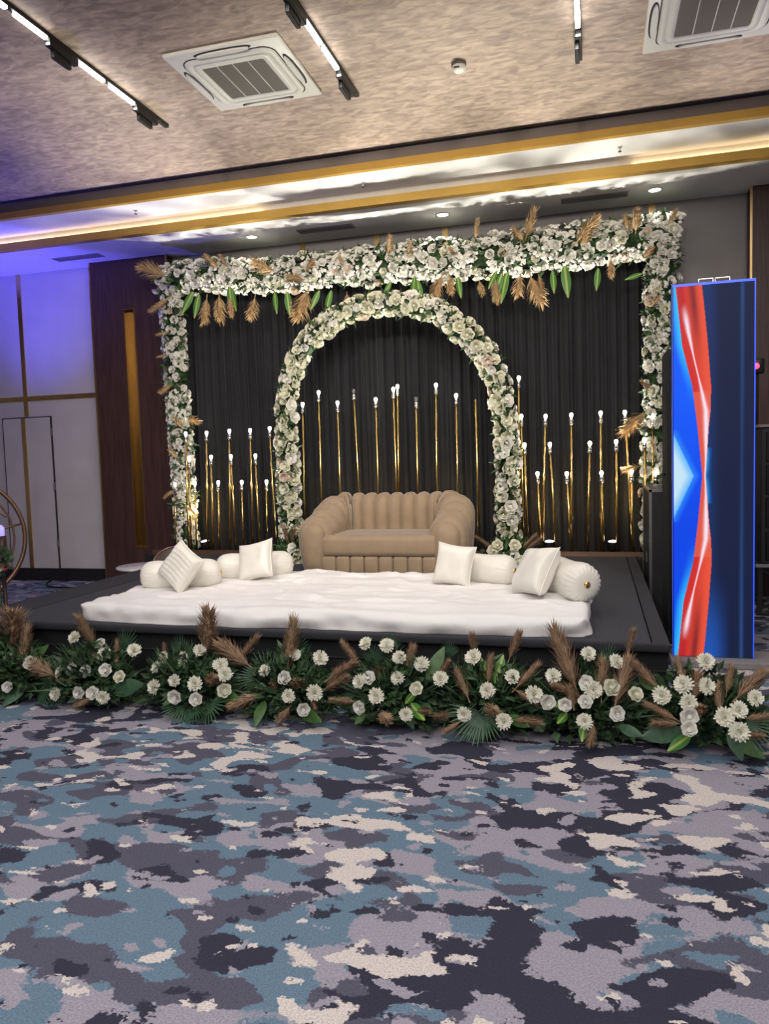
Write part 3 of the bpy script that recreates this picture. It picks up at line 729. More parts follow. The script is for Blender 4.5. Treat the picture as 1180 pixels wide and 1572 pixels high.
for nm, pth, ht, hd, nr, nd, nl in segs:
    flower_band(ff, pth, ht, hd, nr, nd, nl, ROSES, {'top': .058, 'left': .050, 'right': .058}[nm], core, fol, dots, .07)
    h2 = (ht[0]*.9, ht[1]*.9) if isinstance(ht, tuple) else (ht*.9, ht*.9)
    for k in range(int(nr*1.7)):          # the half-hidden roses further in
        s_ = random.random(); p, d = path_at(pth, s_); side = d.cross(Vector((0, 1, 0))).normalized(); a = D(random.uniform(-150, 150)); hh = h2[0]+(h2[1]-h2[0])*s_
        n = side*math.sin(a)+Vector((0, -1, 0))*math.cos(a); q = p+side*math.sin(a)*hh*.85+Vector((0, -1, 0))*math.cos(a)*hd*.8
        Mr = place(q, n+Vector((0, -.3, 0)), .055, random.random()*6); me = random.choice(ROSES)
        extra.add([Mr @ v.co for v in me.vertices], [tuple(f.vertices) for f in me.polygons])
part('inner_roses', extra.mesh('inner_roses', 'petal_white', True), ff, kind='stuff')
part('foliage_core', core.mesh('foliage_core', 'foliage_dark'), ff, kind='stuff')
part('foliage', fol.mesh('foliage', 'foliage'), ff, kind='stuff')
part('small_blossoms', dots.mesh('small_blossoms', 'petal_white'), ff, kind='stuff', label='sprays of tiny white blossoms')
# long striped leaves hanging under the top garland: (pixel base, pixel tip)
for (x0, y0, x1, y1) in ((296, 448, 280, 478), (305, 452, 298, 484), (352, 440, 355, 473), (356, 444, 360, 474), (421, 448, 423, 478), (440, 448, 444, 480), (490, 446, 478, 472), (508, 446, 500, 476), (640, 430, 646, 462), (636, 424, 632, 462), (702, 425, 706, 454),
                         (770, 420, 757, 458), (778, 418, 768, 460), (848, 416, 851, 446), (866, 408, 872, 451), (918, 412, 916, 442), (762, 416, 750, 440), (985, 420, 962, 428), (600, 432, 590, 452)):
    a, c = on_y(x0, y0, FY-.16), on_y(x1, y1, FY-.20); L = (c-a).length*1.12
    v = c-a; xa = Vector((random.uniform(-.5, .5), -1, .1)).cross(v).normalized(); za = v.normalized(); ya = za.cross(xa)
    part('striped_leaf', STRIPED, ff, Matrix.Translation(a) @ Matrix((xa, ya, za)).transposed().to_4x4() @ Matrix.Diagonal((L*1.15, L*.4, L, 1)))
# pampas plumes in the frame
for (x0, y0, x1, y1, s) in ((318, 452, 313, 496, 1), (336, 448, 338, 492, 1), (392, 452, 385, 488, 1.1), (352, 450, 355, 485, .8), (475, 440, 455, 490, 1.4), (532, 448, 534, 470, 1), (680, 418, 665, 460, 1.3), (688, 418, 693, 450, 1), (735, 428, 740, 452, 1), (760, 425, 762, 462, 1.1),
                          (800, 416, 794, 455, 1.0), (812, 418, 830, 466, 1.2), (826, 420, 832, 446, .9), (937, 395, 938, 425, 1),
                          (260, 425, 216, 411, 1.3), (262, 455, 232, 478, 1), (340, 415, 314, 393, 1.2), (350, 412, 337, 392, 1), (425, 420, 388, 402, 1.5), (470, 430, 440, 425, 1.6), (468, 420, 480, 400, 1), (528, 410, 520, 392, 1), (596, 395, 599, 363, 1.2), (625, 395, 630, 372, 1.1),
                          (728, 372, 733, 338, .9), (805, 372, 820, 322, 1.0), (806, 374, 788, 350, 1.2), (880, 378, 916, 334, 1.4), (892, 382, 905, 350, 1.4), (965, 355, 958, 330, 1.2), (975, 360, 978, 322, 1.3), (1025, 345, 1038, 322, 1.2), (985, 400, 1000, 380, 1.2), (700, 395, 690, 380, 1.1),
                          (262, 510, 240, 514, .9), (262, 545, 242, 548, .8), (265, 590, 245, 603, 1.1), (285, 640, 305, 648, 1), (280, 660, 268, 640, 1.1), (275, 705, 260, 690, 1), (270, 750, 252, 764, 1), (285, 775, 300, 790, 1),
                          (995, 630, 955, 665, 1.2), (988, 640, 960, 656, 1), (985, 715, 955, 722, .9), (1000, 470, 1012, 455, 1), (1000, 600, 985, 585, .9)):
    a, c = on_y(x0, y0, FY-.16), on_y(x1, y1, FY-.24); L = (c-a).length*1.08
    part('pampas_plume', random.choice(PTAN), ff, place(a, c-a, (L*s*1.35, L*s*1.35, L), random.uniform(0, 6)))

# ------------------------------------------------------------------ flower arch
AY = 7.62
apx = [(449, 862), (446, 800), (443, 740), (441, 680), (441, 620), (447, 578), (462, 543), (486, 512), (515, 489), (550, 473), (590, 466), (630, 467), (668, 478), (700, 497), (727, 522), (750, 553), (767, 590), (775, 630), (778, 680), (779, 740), (780, 800), (782, 848)]
AP = [on_y(x, y, AY) for x, y in apx]; AP[0].z = SH+.02; AP[-1].z = SH+.02
fa = thing('flower_arch', 'round-topped arch of white roses standing behind the sofa', 'flower arch', (-2.0, AY, SH))
part('arch_bar', MB().tube([p+Vector((0, .03, 0)) for p in AP], .022, 8).mesh('arch_bar', 'black_metal', True), fa)
core = MB(); fol = MB(); dots = MB()
flower_band(fa, AP, .092, .10, 290, 420, 1300, ARCHR, .060, core, fol, dots, .02)
part('foliage_core', core.mesh('foliage_core', 'foliage_dark'), fa, kind='stuff')
part('foliage', fol.mesh('foliage', 'foliage'), fa, kind='stuff')
part('small_blossoms', dots.mesh('small_blossoms', 'petal_cream'), fa, kind='stuff')

# flower mounds at the feet of the arch
def mound(c, rx, ry, h, roses, label):
    t = thing('flower_mound', label, 'flowers', c); f = MB(); c = Vector(c)
    for k in range(420):
        a = random.uniform(0, 2*PI); e = random.uniform(0, PI/2); n = Vector((math.cos(a)*math.cos(e), math.sin(a)*math.cos(e), math.sin(e)))
        q = c+Vector((n.x*rx, n.y*ry, n.z*h))*random.uniform(.5, 1)
        add_leaf(f, q, n+Vector((random.uniform(-.6, .6), random.uniform(-.6, .6), random.uniform(-.2, .5))), n, random.uniform(.05, .1), random.uniform(.012, .022))
    part('foliage', f.mesh('foliage', 'foliage'), t, kind='stuff')
    for (px, py) in roses:
        q = on_y(px, py, c.y-ry*.75); part('rose', random.choice(ARCHR), t, place(q, Vector((random.uniform(-.4, .4), -1, .4)), .062, random.random()*6))
    for k in range(3):
        a = random.uniform(-1, 1); q = c+Vector((a*rx*.5, -ry*.2, h*.6)); part('pampas_plume', random.choice(PBRN), t, place(q, Vector((a*1.2, -.3, .8)), (.25, .25, .24), 0))
mound((-.80, 7.30, SH), .30, .24, .20, [(757, 846), (772, 858), (788, 852), (800, 862), (812, 858), (795, 872), (780, 868), (815, 872), (765, 838), (790, 838)], 'small mound of white roses at the right foot of the arch')
mound((-3.03, 7.25, SH), .24, .22, .24, [(450, 842), (458, 852), (452, 862), (462, 866), (447, 872)], 'small mound of white roses at the left foot of the arch')

# ------------------------------------------------------------------ bulb poles
PY = 7.88
rodr = .0125
BULB = MB().lathe([(.011, 0), (.014, .010), (.022, .030), (.024, .044), (.019, .058), (.008, .066)], 12).mesh('bulb', 'bulb_emit', True)
BULBOFF = MB().lathe([(.011, 0), (.014, .010), (.022, .030), (.024, .044), (.019, .058), (.008, .066)], 12).mesh('bulb', 'bulb_glass', True)
SOCK = MB().lathe([(.014, 0), (.021, .004), (.021, .028), (.018, .030), (.020, .034), (.020, .058), (.013, .064)], 12).mesh('socket', 'chrome_dull', True)
poles = {'left of the arch': [(269, 739, 270, 1), (285, 662, 290, 1), (290, 700, 294, 1), (299, 738, 302.5, 1), (317, 661, 319, 1), (324, 698, 328, 1), (335, 737, 337.5, 1), (352, 658, 354, 1), (354.5, 697, 363, 1), (371, 736.5, 374, 1), (384, 657, 389, 1), (392, 696, 399, 1), (409, 736, 410, 1), (414, 654, 424, 1)],
         'inside the arch': [(464.5, 617, 469, 1), (489, 599, 496, 1), (518, 615, 525, 1), (543, 597, 556, 0), (576.6, 610, 583.5, 1), (603.7, 594, 611.5, 1), (610, 590, 613, 1), (638.6, 609, 643, 0), (669, 588, 671, 1), (700, 604, 704, 1), (729.6, 596, 735.6, 2)],
         'right of the arch': [(796, 577, 797, 1), (800, 636, 803, 1), (805, 680, 810, 1), (825, 724, 830, 1), (837, 636, 832, 1), (844, 679, 854, 1), (870, 724, 876.6, 1), (876.6, 634, 878, 1), (905, 677.5, 901, 1), (921.7, 631, 922, 1), (923, 723, 926, 1), (945.5, 675, 947.4, 1), (959, 630, 972, 1), (969, 721, 971, 1), (989, 672, 992, 1), (1001, 636, 1003, 1), (1006, 722, 1009, 1)]}
ORD = ['first', 'second', 'third', 'fourth', 'fifth', 'sixth', 'seventh', 'eighth', 'ninth', 'tenth', 'eleventh', 'twelfth', 'thirteenth', 'fourteenth', 'fifteenth', 'sixteenth', 'seventeenth']
for cl, lst in poles.items():
    for i, (bx, by, fx, state) in enumerate(lst):
        yy = PY-.03*(i % 3)
        base = on_y(fx, 848, yy); base.z = SH+.02; tip = on_y(bx, by+8, yy)
        d = tip-base; L = d.length; hgt = ('tall', 'medium-height', 'short')[0 if by < 668 else 1 if by < 712 else 2]
        st_ = {1: 'lit bulb', 0: 'unlit bulb', 2: 'no bulb'}[state]
        t = thing('light_pole', '%s gold pole with %s, %s from the left %s' % (hgt, st_, ORD[i], cl), 'light pole', base, group='gold bulb poles '+cl)
        q = d.normalized(); part('rod', MB().tube([(0, 0, 0), d-q*.06], rodr, 8).mesh('rod', 'pole_gold', True), t, local=True)
        if state < 2:
            part('socket', SOCK, t, place(tip-q*.064, q)); part('bulb', BULB if state else BULBOFF, t, place(tip, q, .82))
for xa, xb, lab in ((-5.0, -3.45, 'left of the arch'), (-3.15, -.95, 'behind the sofa'), (-.88, .72, 'right of the arch')):
    t = thing('pole_base', 'black base frame with gold bar holding the poles '+lab, 'pole base', ((xa+xb)/2, PY, SH))
    part('base_plate', MB().box(xa, xb, PY-.10, PY+.02, SH, SH+.022).mesh('base_plate', 'black_metal'), t)
    part('front_bar', MB().box(xa, xb, PY-.125, PY-.105, SH, SH+.045).mesh('front_bar', 'rose_metal'), t)
# ------------------------------------------------------------------ par cans
for (x, y, z), lab in zip(PARS, ('beside the left flower column', 'behind the left foot of the arch', 'behind the left half of the sofa', 'behind the right half of the sofa', 'just right of the arch', 'nearest the flight case')):
    t = thing('par_light', 'small black uplight on the stage floor '+lab, 'stage light', (x, y, SH), group='uplights on the stage')
    Rm = Matrix.Rotation(D(13), 4, 'X')
    part('housing', MB().lathe([(.045, .03), (.060, .05), (.060, .135), (.056, .140), (.054, .128)], 16).mesh('housing', 'black_metal', True), t, Rm, local=True)
    part('lens', MB().lathe([(.053, .126), (.048, .129)], 16).mesh('lens', 'par_emit'), t, Rm, local=True)
    part('yoke', MB().tube([(-.07, 0, .09), (-.07, 0, .02), (-.05, 0, .008), (.05, 0, .008), (.07, 0, .02), (.07, 0, .09)], .008, 6).mesh('yoke', 'black_metal'), t, local=True)

# ================================================================== FLOOR ARRANGEMENTS
ARR = [
 dict(c=18, lab='with a wide upright plume, at the left edge',
  mum=[(15, 1011), (6, 984), (-14, 1030)], rose=[(13, 1054), (47, 1018)],
  pl=[(20, 1000, 19, 925, 1.7), (32, 1030, 43, 951, .9), (84, 1038, 40, 1013, 1.2), (-8, 1010, -20, 950, 1.2)], leaf=[(40, 1050, 2, 1084, 'b'), (30, 1030, 70, 990, 'g')], palm=[(60, 1050, 95, 1060)]),
 dict(c=142, lab='with one slanting plume, below the mattress\'s left corner',
  mum=[(160, 1005), (206, 998.6), (115.6, 979), (159, 1070), (86.5, 1065)], rose=[(94, 1032), (133.5, 1032), (163, 1030), (155, 990), (184, 1039), (123, 1062), (143, 1064), (113, 1028)],
  pl=[(145, 990, 115, 937, .9), (152, 1024, 135, 992, 1.1), (178, 1026, 180, 977, .7), (140, 1073, 110, 1087, 1), (118, 1045, 84, 1043, .8)], leaf=[(150, 1020, 100, 1012, 'g'), (170, 1060, 215, 1050, 'b')], palm=[(120, 1030, 90, 1010), (190, 1000, 205, 970)]),
 dict(c=292, lab='with the tallest upright plume, third from left',
  mum=[(281, 1012), (253, 1010), (307, 998.6), (338.5, 1021), (268.6, 1045), (238, 1054), (300, 1050), (240.7, 1025), (346, 1035)], rose=[(270, 1069), (302, 1073), (344, 1059)],
  pl=[(317, 1000, 321, 922, 1.3), (380, 1020, 325, 982, 1.3), (252, 1010, 252, 984, .6), (322, 1052, 330, 1035, 2.0), (260, 1035, 255, 1020, 1.4)], leaf=[(290, 1060, 250, 1080, 'g'), (330, 1060, 365, 1075, 'g')], palm=[(300, 1085, 290, 1118), (285, 1080, 255, 1110), (280, 1010, 275, 975), (320, 1080, 325, 1112)]),
 dict(c=440, lab='with a grey-green palm fan, fourth from left',
  mum=[(407, 1030), (452, 1006), (443, 1068), (482, 1063), (491, 1010.6)], rose=[(438, 1041), (466, 1088)],
  pl=[(368, 1010, 400, 970, 1), (439, 1033, 454, 936, .8), (398, 1066, 345, 1088, 1.2), (444, 1086, 423, 1112, 1.2), (457, 1058, 462, 1040, 1.8), (424, 1060, 418, 1044, 1.6), (478, 1070, 485, 1092, .8)], leaf=[(405, 1075, 390, 1112, 'g'), (460, 1090, 490, 1108, 'g')], palm=[(415, 1046, 395, 1000), (405, 1040, 362, 1040), (452, 1000, 462, 970)]),
 dict(c=605, lab='with a large pointed green leaf, below the sofa',
  mum=[(562, 989), (594, 992), (613, 1010), (647, 1020), (610, 1041), (676, 1042), (578, 1068.5), (623, 1096.5), (552, 1046)], rose=[(639, 1057), (567, 1042), (553, 1085.6)],
  pl=[(549, 1016, 520, 979, .8), (505, 1042, 551, 1010, 1.3), (498, 1058, 540, 1034, 1), (545, 1077, 501, 1074, .9), (625, 1032, 636, 984, 1.4), (676, 1034, 692, 1010, 1), (582, 1045, 582, 1022, 1.8), (590, 1108, 594, 1098, 1.8), (640, 1092, 662, 1092, .8)], leaf=[(656, 1045, 681, 992, 'g'), (622, 1080, 640, 1060, 's'), (630, 1080, 650, 1105, 's'), (560, 1095, 545, 1110, 'g')], palm=[(600, 1000, 600, 972), (570, 1020, 575, 990)]),
 dict(c=752, lab='with a palm frond splayed on the carpet',
  mum=[(727, 1009), (786, 1039), (748, 1060), (712.5, 1096), (773, 1107), (818.5, 1066)], rose=[(839, 1077)],
  pl=[(728, 1002, 724, 966, .9), (749, 1048, 754, 999, .9), (718, 1071, 699, 1021, 1), (782, 1010, 800, 962, 1.1), (792, 1056, 832, 1012, .9), (789, 1105, 836, 1109, .9), (792, 1060, 830, 1084, 1), (706, 1108, 676, 1128, .9), (752, 1098, 760, 1085, 1.8), (662, 1099, 690, 1098, .9)], leaf=[(760, 1050, 772, 1005, 's'), (752, 1045, 738, 1010, 's'), (780, 1100, 810, 1115, 'g')], palm=[(740, 1095, 725, 1142), (735, 1092, 700, 1130), (745, 1098, 765, 1130), (690, 1010, 690, 985)]),
 dict(c=905, lab='with several upright plumes, second from right',
  mum=[(849, 1038), (903, 1004.5), (945.6, 1016), (910, 1059), (897, 1107)], rose=[(901, 1049.5), (898.6, 1078), (937, 1056), (947, 1095), (868, 1082), (974, 1066)],
  pl=[(883, 1055, 844, 947, .85), (923, 1068, 925, 1002, 1), (944, 1082, 968, 997, .9), (963, 1002, 974, 959, .8), (891, 1070, 841, 1046, 1), (910, 1112, 904, 1158, 1.1), (880, 1085, 872, 1048, 1.7), (866, 1030, 861, 1005, .9), (1009, 1056, 968, 1012, 1.1)], leaf=[(897, 1105, 893, 1138, 's'), (872, 1075, 850, 1085, 's'), (870, 1095, 856, 1110, 's'), (980, 1040, 1012, 1060, 'g'), (950, 1115, 985, 1130, 'b')], palm=[(930, 1020, 940, 990)]),
 dict(c=1085, lab='at the right edge before the glowing screen',
  mum=[(1082.7, 1016), (1016, 1067.5), (1056.6, 1078.6), (1111, 1101), (1133.7, 1123), (1132.5, 1090), (1158.7, 1072), (1049, 1051), (1084, 1054)], rose=[(1058, 1099.5), (1056.6, 1118.5)],
  pl=[(1052, 1065, 1038, 1000, .8), (1066, 1071, 1072, 1026, 1.6), (1105, 1092, 1100, 1041, 1), (1115, 1063, 1124, 1014, .8), (1132, 1070, 1184, 1021, 1), (1144, 1103, 1190, 1098, 1), (1038, 1105, 981, 1075, .9), (1042, 1111, 993, 1109, 1), (1144, 1128, 1176, 1128, 1), (1075, 1098, 1072, 1080, 1.6)], leaf=[(1048, 1122, 985, 1132, 'b'), (1060, 1128, 1025, 1153, 's'), (1115, 1125, 1175, 1165, 'g'), (1120, 1120, 1140, 1168, 'b')], palm=[(1140, 1110, 1180, 1150)]),
]
def arr_y(y): return 4.16-.32*max(0, min(1, (y-985)/130.0))
for ai, A in enumerate(ARR):
    g0 = on_z(A['c'], 1052, 0.0); base = Vector((on_y(A['c'], 1050, 4.03).x, 4.03, 0))
    t = thing('flower_arrangement', 'floor arrangement of white chrysanthemums '+A['lab'], 'flower arrangement', base, group='floor flower arrangements')
    fol = MB(); rnd = random.Random(100+ai)
    rx = .30
    for k in range(1500):
        a = rnd.uniform(0, 2*PI); e = math.asin(rnd.random()); n = Vector((math.cos(a)*math.cos(e), math.sin(a)*math.cos(e), math.sin(e)))
        rr = rnd.uniform(.45, 1)*(1+.25*noise.noise(Vector((n.x*2+ai*7, n.y*2, n.z*2))))
        q = base+Vector((n.x*rx*rr, n.y*.13*rr, .04+n.z*.34*rr))
        dd = n+Vector((rnd.uniform(-.8, .8), rnd.uniform(-.8, .4), rnd.uniform(-.5, .6)))
        add_leaf(fol, q, dd, n+Vector((rnd.uniform(-.5, .5),)*3), *((rnd.uniform(.06, .11), rnd.uniform(.016, .028)) if k % 4 == 0 else (rnd.uniform(.035, .075), rnd.uniform(.009, .018))))
    for k in range(60):       # grassy blades
        a = rnd.uniform(0, 2*PI); n = Vector((math.cos(a), math.sin(a)*.7, rnd.uniform(.1, 1.6))).normalized()
        q = base+Vector((n.x*.15, n.y*.1, .08+n.z*.12)); add_leaf(fol, q, n, Vector((rnd.uniform(-1, 1), -1, .3)), rnd.uniform(.15, .27), .007)
    part('foliage', fol.mesh('foliage', 'foliage_dark'), t, kind='stuff')
    mid = base+Vector((0, 0, .12))
    def fl(lst, nm, meshes, r):
        for (px, py) in lst:
            q = on_y(px, py, arr_y(py)-.10); q.z = max(q.z, .05)
            n = (q-mid).normalized()*.6+Vector((rnd.uniform(-.25, .25), -1.0, rnd.uniform(.0, .5)))
            s_ = r*rnd.uniform(.88, 1.12)
            part(nm, rnd.choice(meshes), t, place(q, n, s_, rnd.uniform(0, 6)))
            st_b = MB().tube([base+Vector((rnd.uniform(-.04, .04), 0, .05)), (base+q)/2+Vector((0, .03, .1)), q-n.normalized()*.004], .003, 4)
            part('stem', st_b.mesh('stem', 'foliage_dark'), t)
    fl(A['mum'], 'chrysanthemum', MUMS, .046); fl(A['rose'], 'rose', ROSES, .043)
    for (x0, y0, x1, y1, s) in A['pl']:
        a = on_y(x0, y0, arr_y(y0)-.06); c = on_y(x1, y1, arr_y(y1)-.10 if y1 < y0+8 else arr_y(y1)-.06); a.z = max(a.z, .04); c.z = max(c.z, .025)
        v = c-a; a -= v*.16; L = v.length*1.05; a.z = max(a.z, .02)
        part('pampas_plume', rnd.choice(PBRN), t, place(a, v, (max(L, .16)*s*1.25, max(L, .16)*s*1.25, L), rnd.uniform(0, 6)))
    for (x0, y0, x1, y1, k) in A['leaf']:
        a = on_y(x0, y0, arr_y(y0)-.03); c = on_y(x1, y1, arr_y(y1)-.09); a.z = max(a.z, .05); c.z = max(c.z, .02); v = c-a; L = v.length
        fr = v.to_track_quat('Z', 'X').to_matrix().to_4x4()
        xa = Vector((0, -1, .3)).cross(v).normalized(); za = v.normalized(); ya = za.cross(xa)
        Rm = Matrix((xa, ya, za)).transposed().to_4x4()
        wmul = 1.7 if k == 's' else 1.25
        part('leaf', {'g': BROAD, 'b': BROADD, 's': STRIPED}[k], t, Matrix.Translation(a) @ Rm @ Matrix.Diagonal((L*wmul*.9, L*.3, L, 1)))
    for (x0, y0, x1, y1) in A['palm']:
        a = on_y(x0, y0, arr_y(y0)); c = on_y(x1, y1, arr_y(y1)-.08); a.z = max(a.z, .05); c.z = max(c.z, .012); v = c-a; L = v.length*1.1
        xa = Vector((0, -1, .3)).cross(v).normalized(); za = v.normalized(); ya = za.cross(xa)
        part('palm_frond', rnd.choice(PALMS), t, Matrix.Translation(a) @ Matrix((xa, ya, za)).transposed().to_4x4() @ Matrix.Diagonal((L, L*.35, L, 1)))

# ================================================================== LED POSTER
def poster():
    x0, x1, y, z0, z1 = .512, 1.032, 5.55, .055, 2.60
    t = thing('led_screen', 'tall narrow screen showing a twisted red ribbon on blue', 'screen', ((x0+x1)/2, y, 0))
    part('cabinet', rbox('cabinet', 'black_metal', (x1-x0, .07, z1-z0), .006, 1, ((x0+x1)/2, y+.037, (z0+z1)/2), False), t)
    part('base_plate', rbox('base_plate', 'plain_grey', (.70, .34, .05), .008, 2, ((x0+x1)/2+.07, y+.06, .026), False), t)
    for k in (.42, .62):
        xx = x0+(x1-x0)*k
        part('handle', MB().tube([(xx-.045, y+.04, z1-.005), (xx-.045, y+.04, z1+.03), (xx+.045, y+.04, z1+.03), (xx+.045, y+.04, z1-.005)], .005, 6).mesh('handle', 'steel'), t)
    nu, nv = 150, 420
    def lerp(a, c, k): return tuple(p+(q-p)*k for p, q in zip(a, c))
    LB = [(0, .03), (.155, .11), (.266, .24), (.376, .305), (.45, .34), (.505, .365)]
    RB = [(0, .36), (.08, .40), (.155, .435), (.266, .475), (.33, .47), (.376, .445), (.45, .425), (.505, .41)]
    HL = [(.06, .14), (.12, .19), (.19, .26), (.27, .35), (.33, .41), (.376, .415), (.45, .41), (.505, .40)]
    def tab(T_, v):
        for (a, x), (c, y_) in zip(T_, T_[1:]):
            if v <= c: return x+(y_-x)*max(0, (v-a))/(c-a)
        return T_[-1][1]
    def colr(u, v):
        m_ = v if v <= .505 else max(0, .505-(v-.505)*(.505/.495))
        lb, rb, hl = tab(LB, m_), tab(RB, m_), tab(HL, m_)
        if v > .505: lb += .02*(1-m_/.505); rb += .02*(1-m_/.505)
        if u < lb:
            ap = .26*(1-abs(v-.505)/.115)
            if u < ap:
                e = min(1, (ap-u)/.12); return lerp((.10, .45, .95), (.55, .78, .92), e)
            c = lerp((.0, .06, .80), (.0, .10, .95), .5+.5*math.sin(v*7))
            k = smoothstep(.12, .0, lb-u)*smoothstep(.34, .12, m_); c = lerp(c, (.03, .50, 1.0), k)
            k = smoothstep(.10, 0, u-ap) if abs(v-.505) < .125 else 0; return lerp(c, (.02, .25, 1), k*.7)
        if u < rb:
            q = (u-lb)/max(.01, rb-lb)
            c = lerp((.62, .025, .022), (.80, .085, .04), smoothstep(.1, .9, q))
            if m_ > .28: c = lerp(c, (.78, .12, .07), .7)
            dk = math.exp(-((q-.62)/.16)**2)*smoothstep(.24, .03, m_)*.85; c = lerp(c, (.16, .012, .02), dk)
            dk = math.exp(-((q-.18)/.14)**2)*smoothstep(.16, .0, m_)*.45; c = lerp(c, (.30, .01, .03), dk)
            wd = .018+.012*math.sin(m_*22)
            k = math.exp(-((u-hl)/max(.008, wd))**2)*smoothstep(.04, .10, m_); c = lerp(c, (.95, .78, .88), k)
            return c
        if u < rb+.06 and .43 < v < .58 and m_ > .42:
            k = 1-(u-rb)/.06; z = abs(math.sin((v-.505)*40)); return lerp((.0, .04, .22), (.02, .40, .95), k*k*(.4+.6*z))
        c = lerp((.007, .030, .13), (.006, .012, .048), smoothstep(.40, .62, u))
        k = math.exp(-((u-.86)/.022)**2)*(.35+.65*abs(v-.45)*1.4); c = lerp(c, (.02, .075, .24), k)
        k = smoothstep(.75, 1.0, v)*smoothstep(.75, .45, u); c = lerp(c, (.012, .085, .42), k)
        return c
    b = MB(); e = .010
    b.grid(lambda u, v: (x0+e+(x1-x0-2*e)*u, y, z1-e*1.6-(z1-z0-e*1.6)*v), nu, nv)
    me = b.mesh('picture', 'screen_picture'); ca = me.color_attributes.new('picture', 'FLOAT_COLOR', 'POINT')
    cols = []
    for i in range(nu+1):
        for j in range(nv+1): cols += [*colr(i/nu, j/nv), 1]
    ca.data.foreach_set('color', cols)
    part('screen', me, t, label='glowing picture of a red ribbon')
    m_ = mat('blue_edge', (.02, .05, .6), .4, emit=(.03, .10, .95), estr=.9, var=.02)
    bb = MB(); bb.box(x0, x1, y-.004, y+.002, z1-e*1.6, z1); bb.box(x1-e*.7, x1, y-.004, y+.002, z0, z1-e*1.6); bb.box(x0, x0+e*.4, y-.004, y+.002, z0, z1-e*1.6)
    part('edge_light', bb.mesh('edge_light', 'blue_edge'), t, label='blue glowing edge')
poster()

# ------------------------------------------------------------------ equipment behind the screen
def flight_case(x0, x1, y0, y1, h, label):
    t = thing('flight_case', label, 'case', ((x0+x1)/2, (y0+y1)/2, 0))
    part('shell', rbox('shell', 'case_black', (x1-x0-.01, y1-y0-.01, h-.01), .006, 1, ((x0+x1)/2, (y0+y1)/2, h/2), False), t)
    for x in (x0, x1-.022):
        for y in (y0, y1-.022): part('corner_edge', MB().box(x, x+.022, y, y+.022, 0, h).mesh('corner_edge', 'steel'), t)
    for z in (h-.022, ):
        for y in (y0, y1-.022): part('rim_edge', MB().box(x0, x1, y, y+.022, z, h).mesh('rim_edge', 'steel'), t)
        for x in (x0, x1-.022): part('rim_edge', MB().box(x, x+.022, y0, y1, z, h).mesh('rim_edge', 'steel'), t)
    for z in (h*.45,): part('latch', MB().box(x0-.006, x0, y0+.25, y0+.35, z, z+.09).mesh('latch', 'steel'), t)
flight_case(.43, .98, 6.62, 7.50, 1.165, 'black flight case with metal edges beside the right stage edge')
t = thing('speaker', 'tall black column speaker half hidden behind the screen', 'speaker', (.75, 6.3, 0))
part('cabinet', rbox('cabinet', 'black_matte', (.46, .42, 2.24), .012, 2, (.755, 6.30, 1.12), False), t)
part('grille', rbox('grille', 'speaker_grille', (.42, .02, 2.1), .006, 1, (.755, 6.085, 1.14), False), t)
part('handle', MB().tube([(.52, 6.2, 1.3), (.505, 6.22, 1.3), (.505, 6.36, 1.3), (.52, 6.38, 1.3)], .008, 6).mesh('handle', 'black_metal'), t)
t = thing('equipment_rack', 'dark equipment rack on a low stand at the right edge', 'rack', (1.75, 7.5, 0))
part('cabinet', rbox('cabinet', 'case_black', (.80, .55, 1.2), .01, 1, (1.80, 7.55, 1.06), False), t)
part('rack_top', MB().box(1.38, 2.22, 7.26, 7.84, 1.66, 1.685).mesh('rack_top', 'plain_grey'), t)
for k in range(4): part('drawer_front', rbox('drawer_front', 'black_metal', (.72, .02, .26), .006, 1, (1.80, 7.27, .62+.29*k), False), t)
part('stand_top', MB().box(1.36, 2.25, 7.25, 7.85, .43, .46).mesh('stand_top', 'steel'), t)
for x in (1.40, 2.2):
    for y in (7.3, 7.8): part('stand_leg', MB().box(x-.02, x+.02, y-.02, y+.02, 0, .43).mesh('stand_leg', 'case_black'), t)
part('cross_brace', MB().tube([(1.4, 7.3, .05), (2.2, 7.3, .40)], .012, 6).mesh('cross_brace', 'case_black'), t); part('cross_brace', MB().tube([(1.4, 7.3, .40), (2.2, 7.3, .05)], .012, 6).mesh('cross_brace', 'case_black'), t)
q = on_y(1160, 561, 7.4)
t = thing('red_lamp', 'small red glowing lamp on a black stem beside the screen', 'lamp', (q.x+.03, 7.5, 1.685))
part('stem', MB().tube([(q.x+.03, 7.5, 1.685), (q.x+.03, 7.5, q.z-.05)], .012, 8).mesh('stem', 'black_metal'), t)
part('housing', rbox('housing', 'black_metal', (.10, .10, .13), .01, 2, (q.x+.03, 7.5, q.z)), t)
part('lens', MB().lathe([(.028, 0), (.022, .012), (.008, .018)], 12, Matrix.Translation((q.x+.012, 7.45, q.z)) @ Matrix.Rotation(PI/2, 4, 'X')).mesh('lens', 'red_emit', True), t)

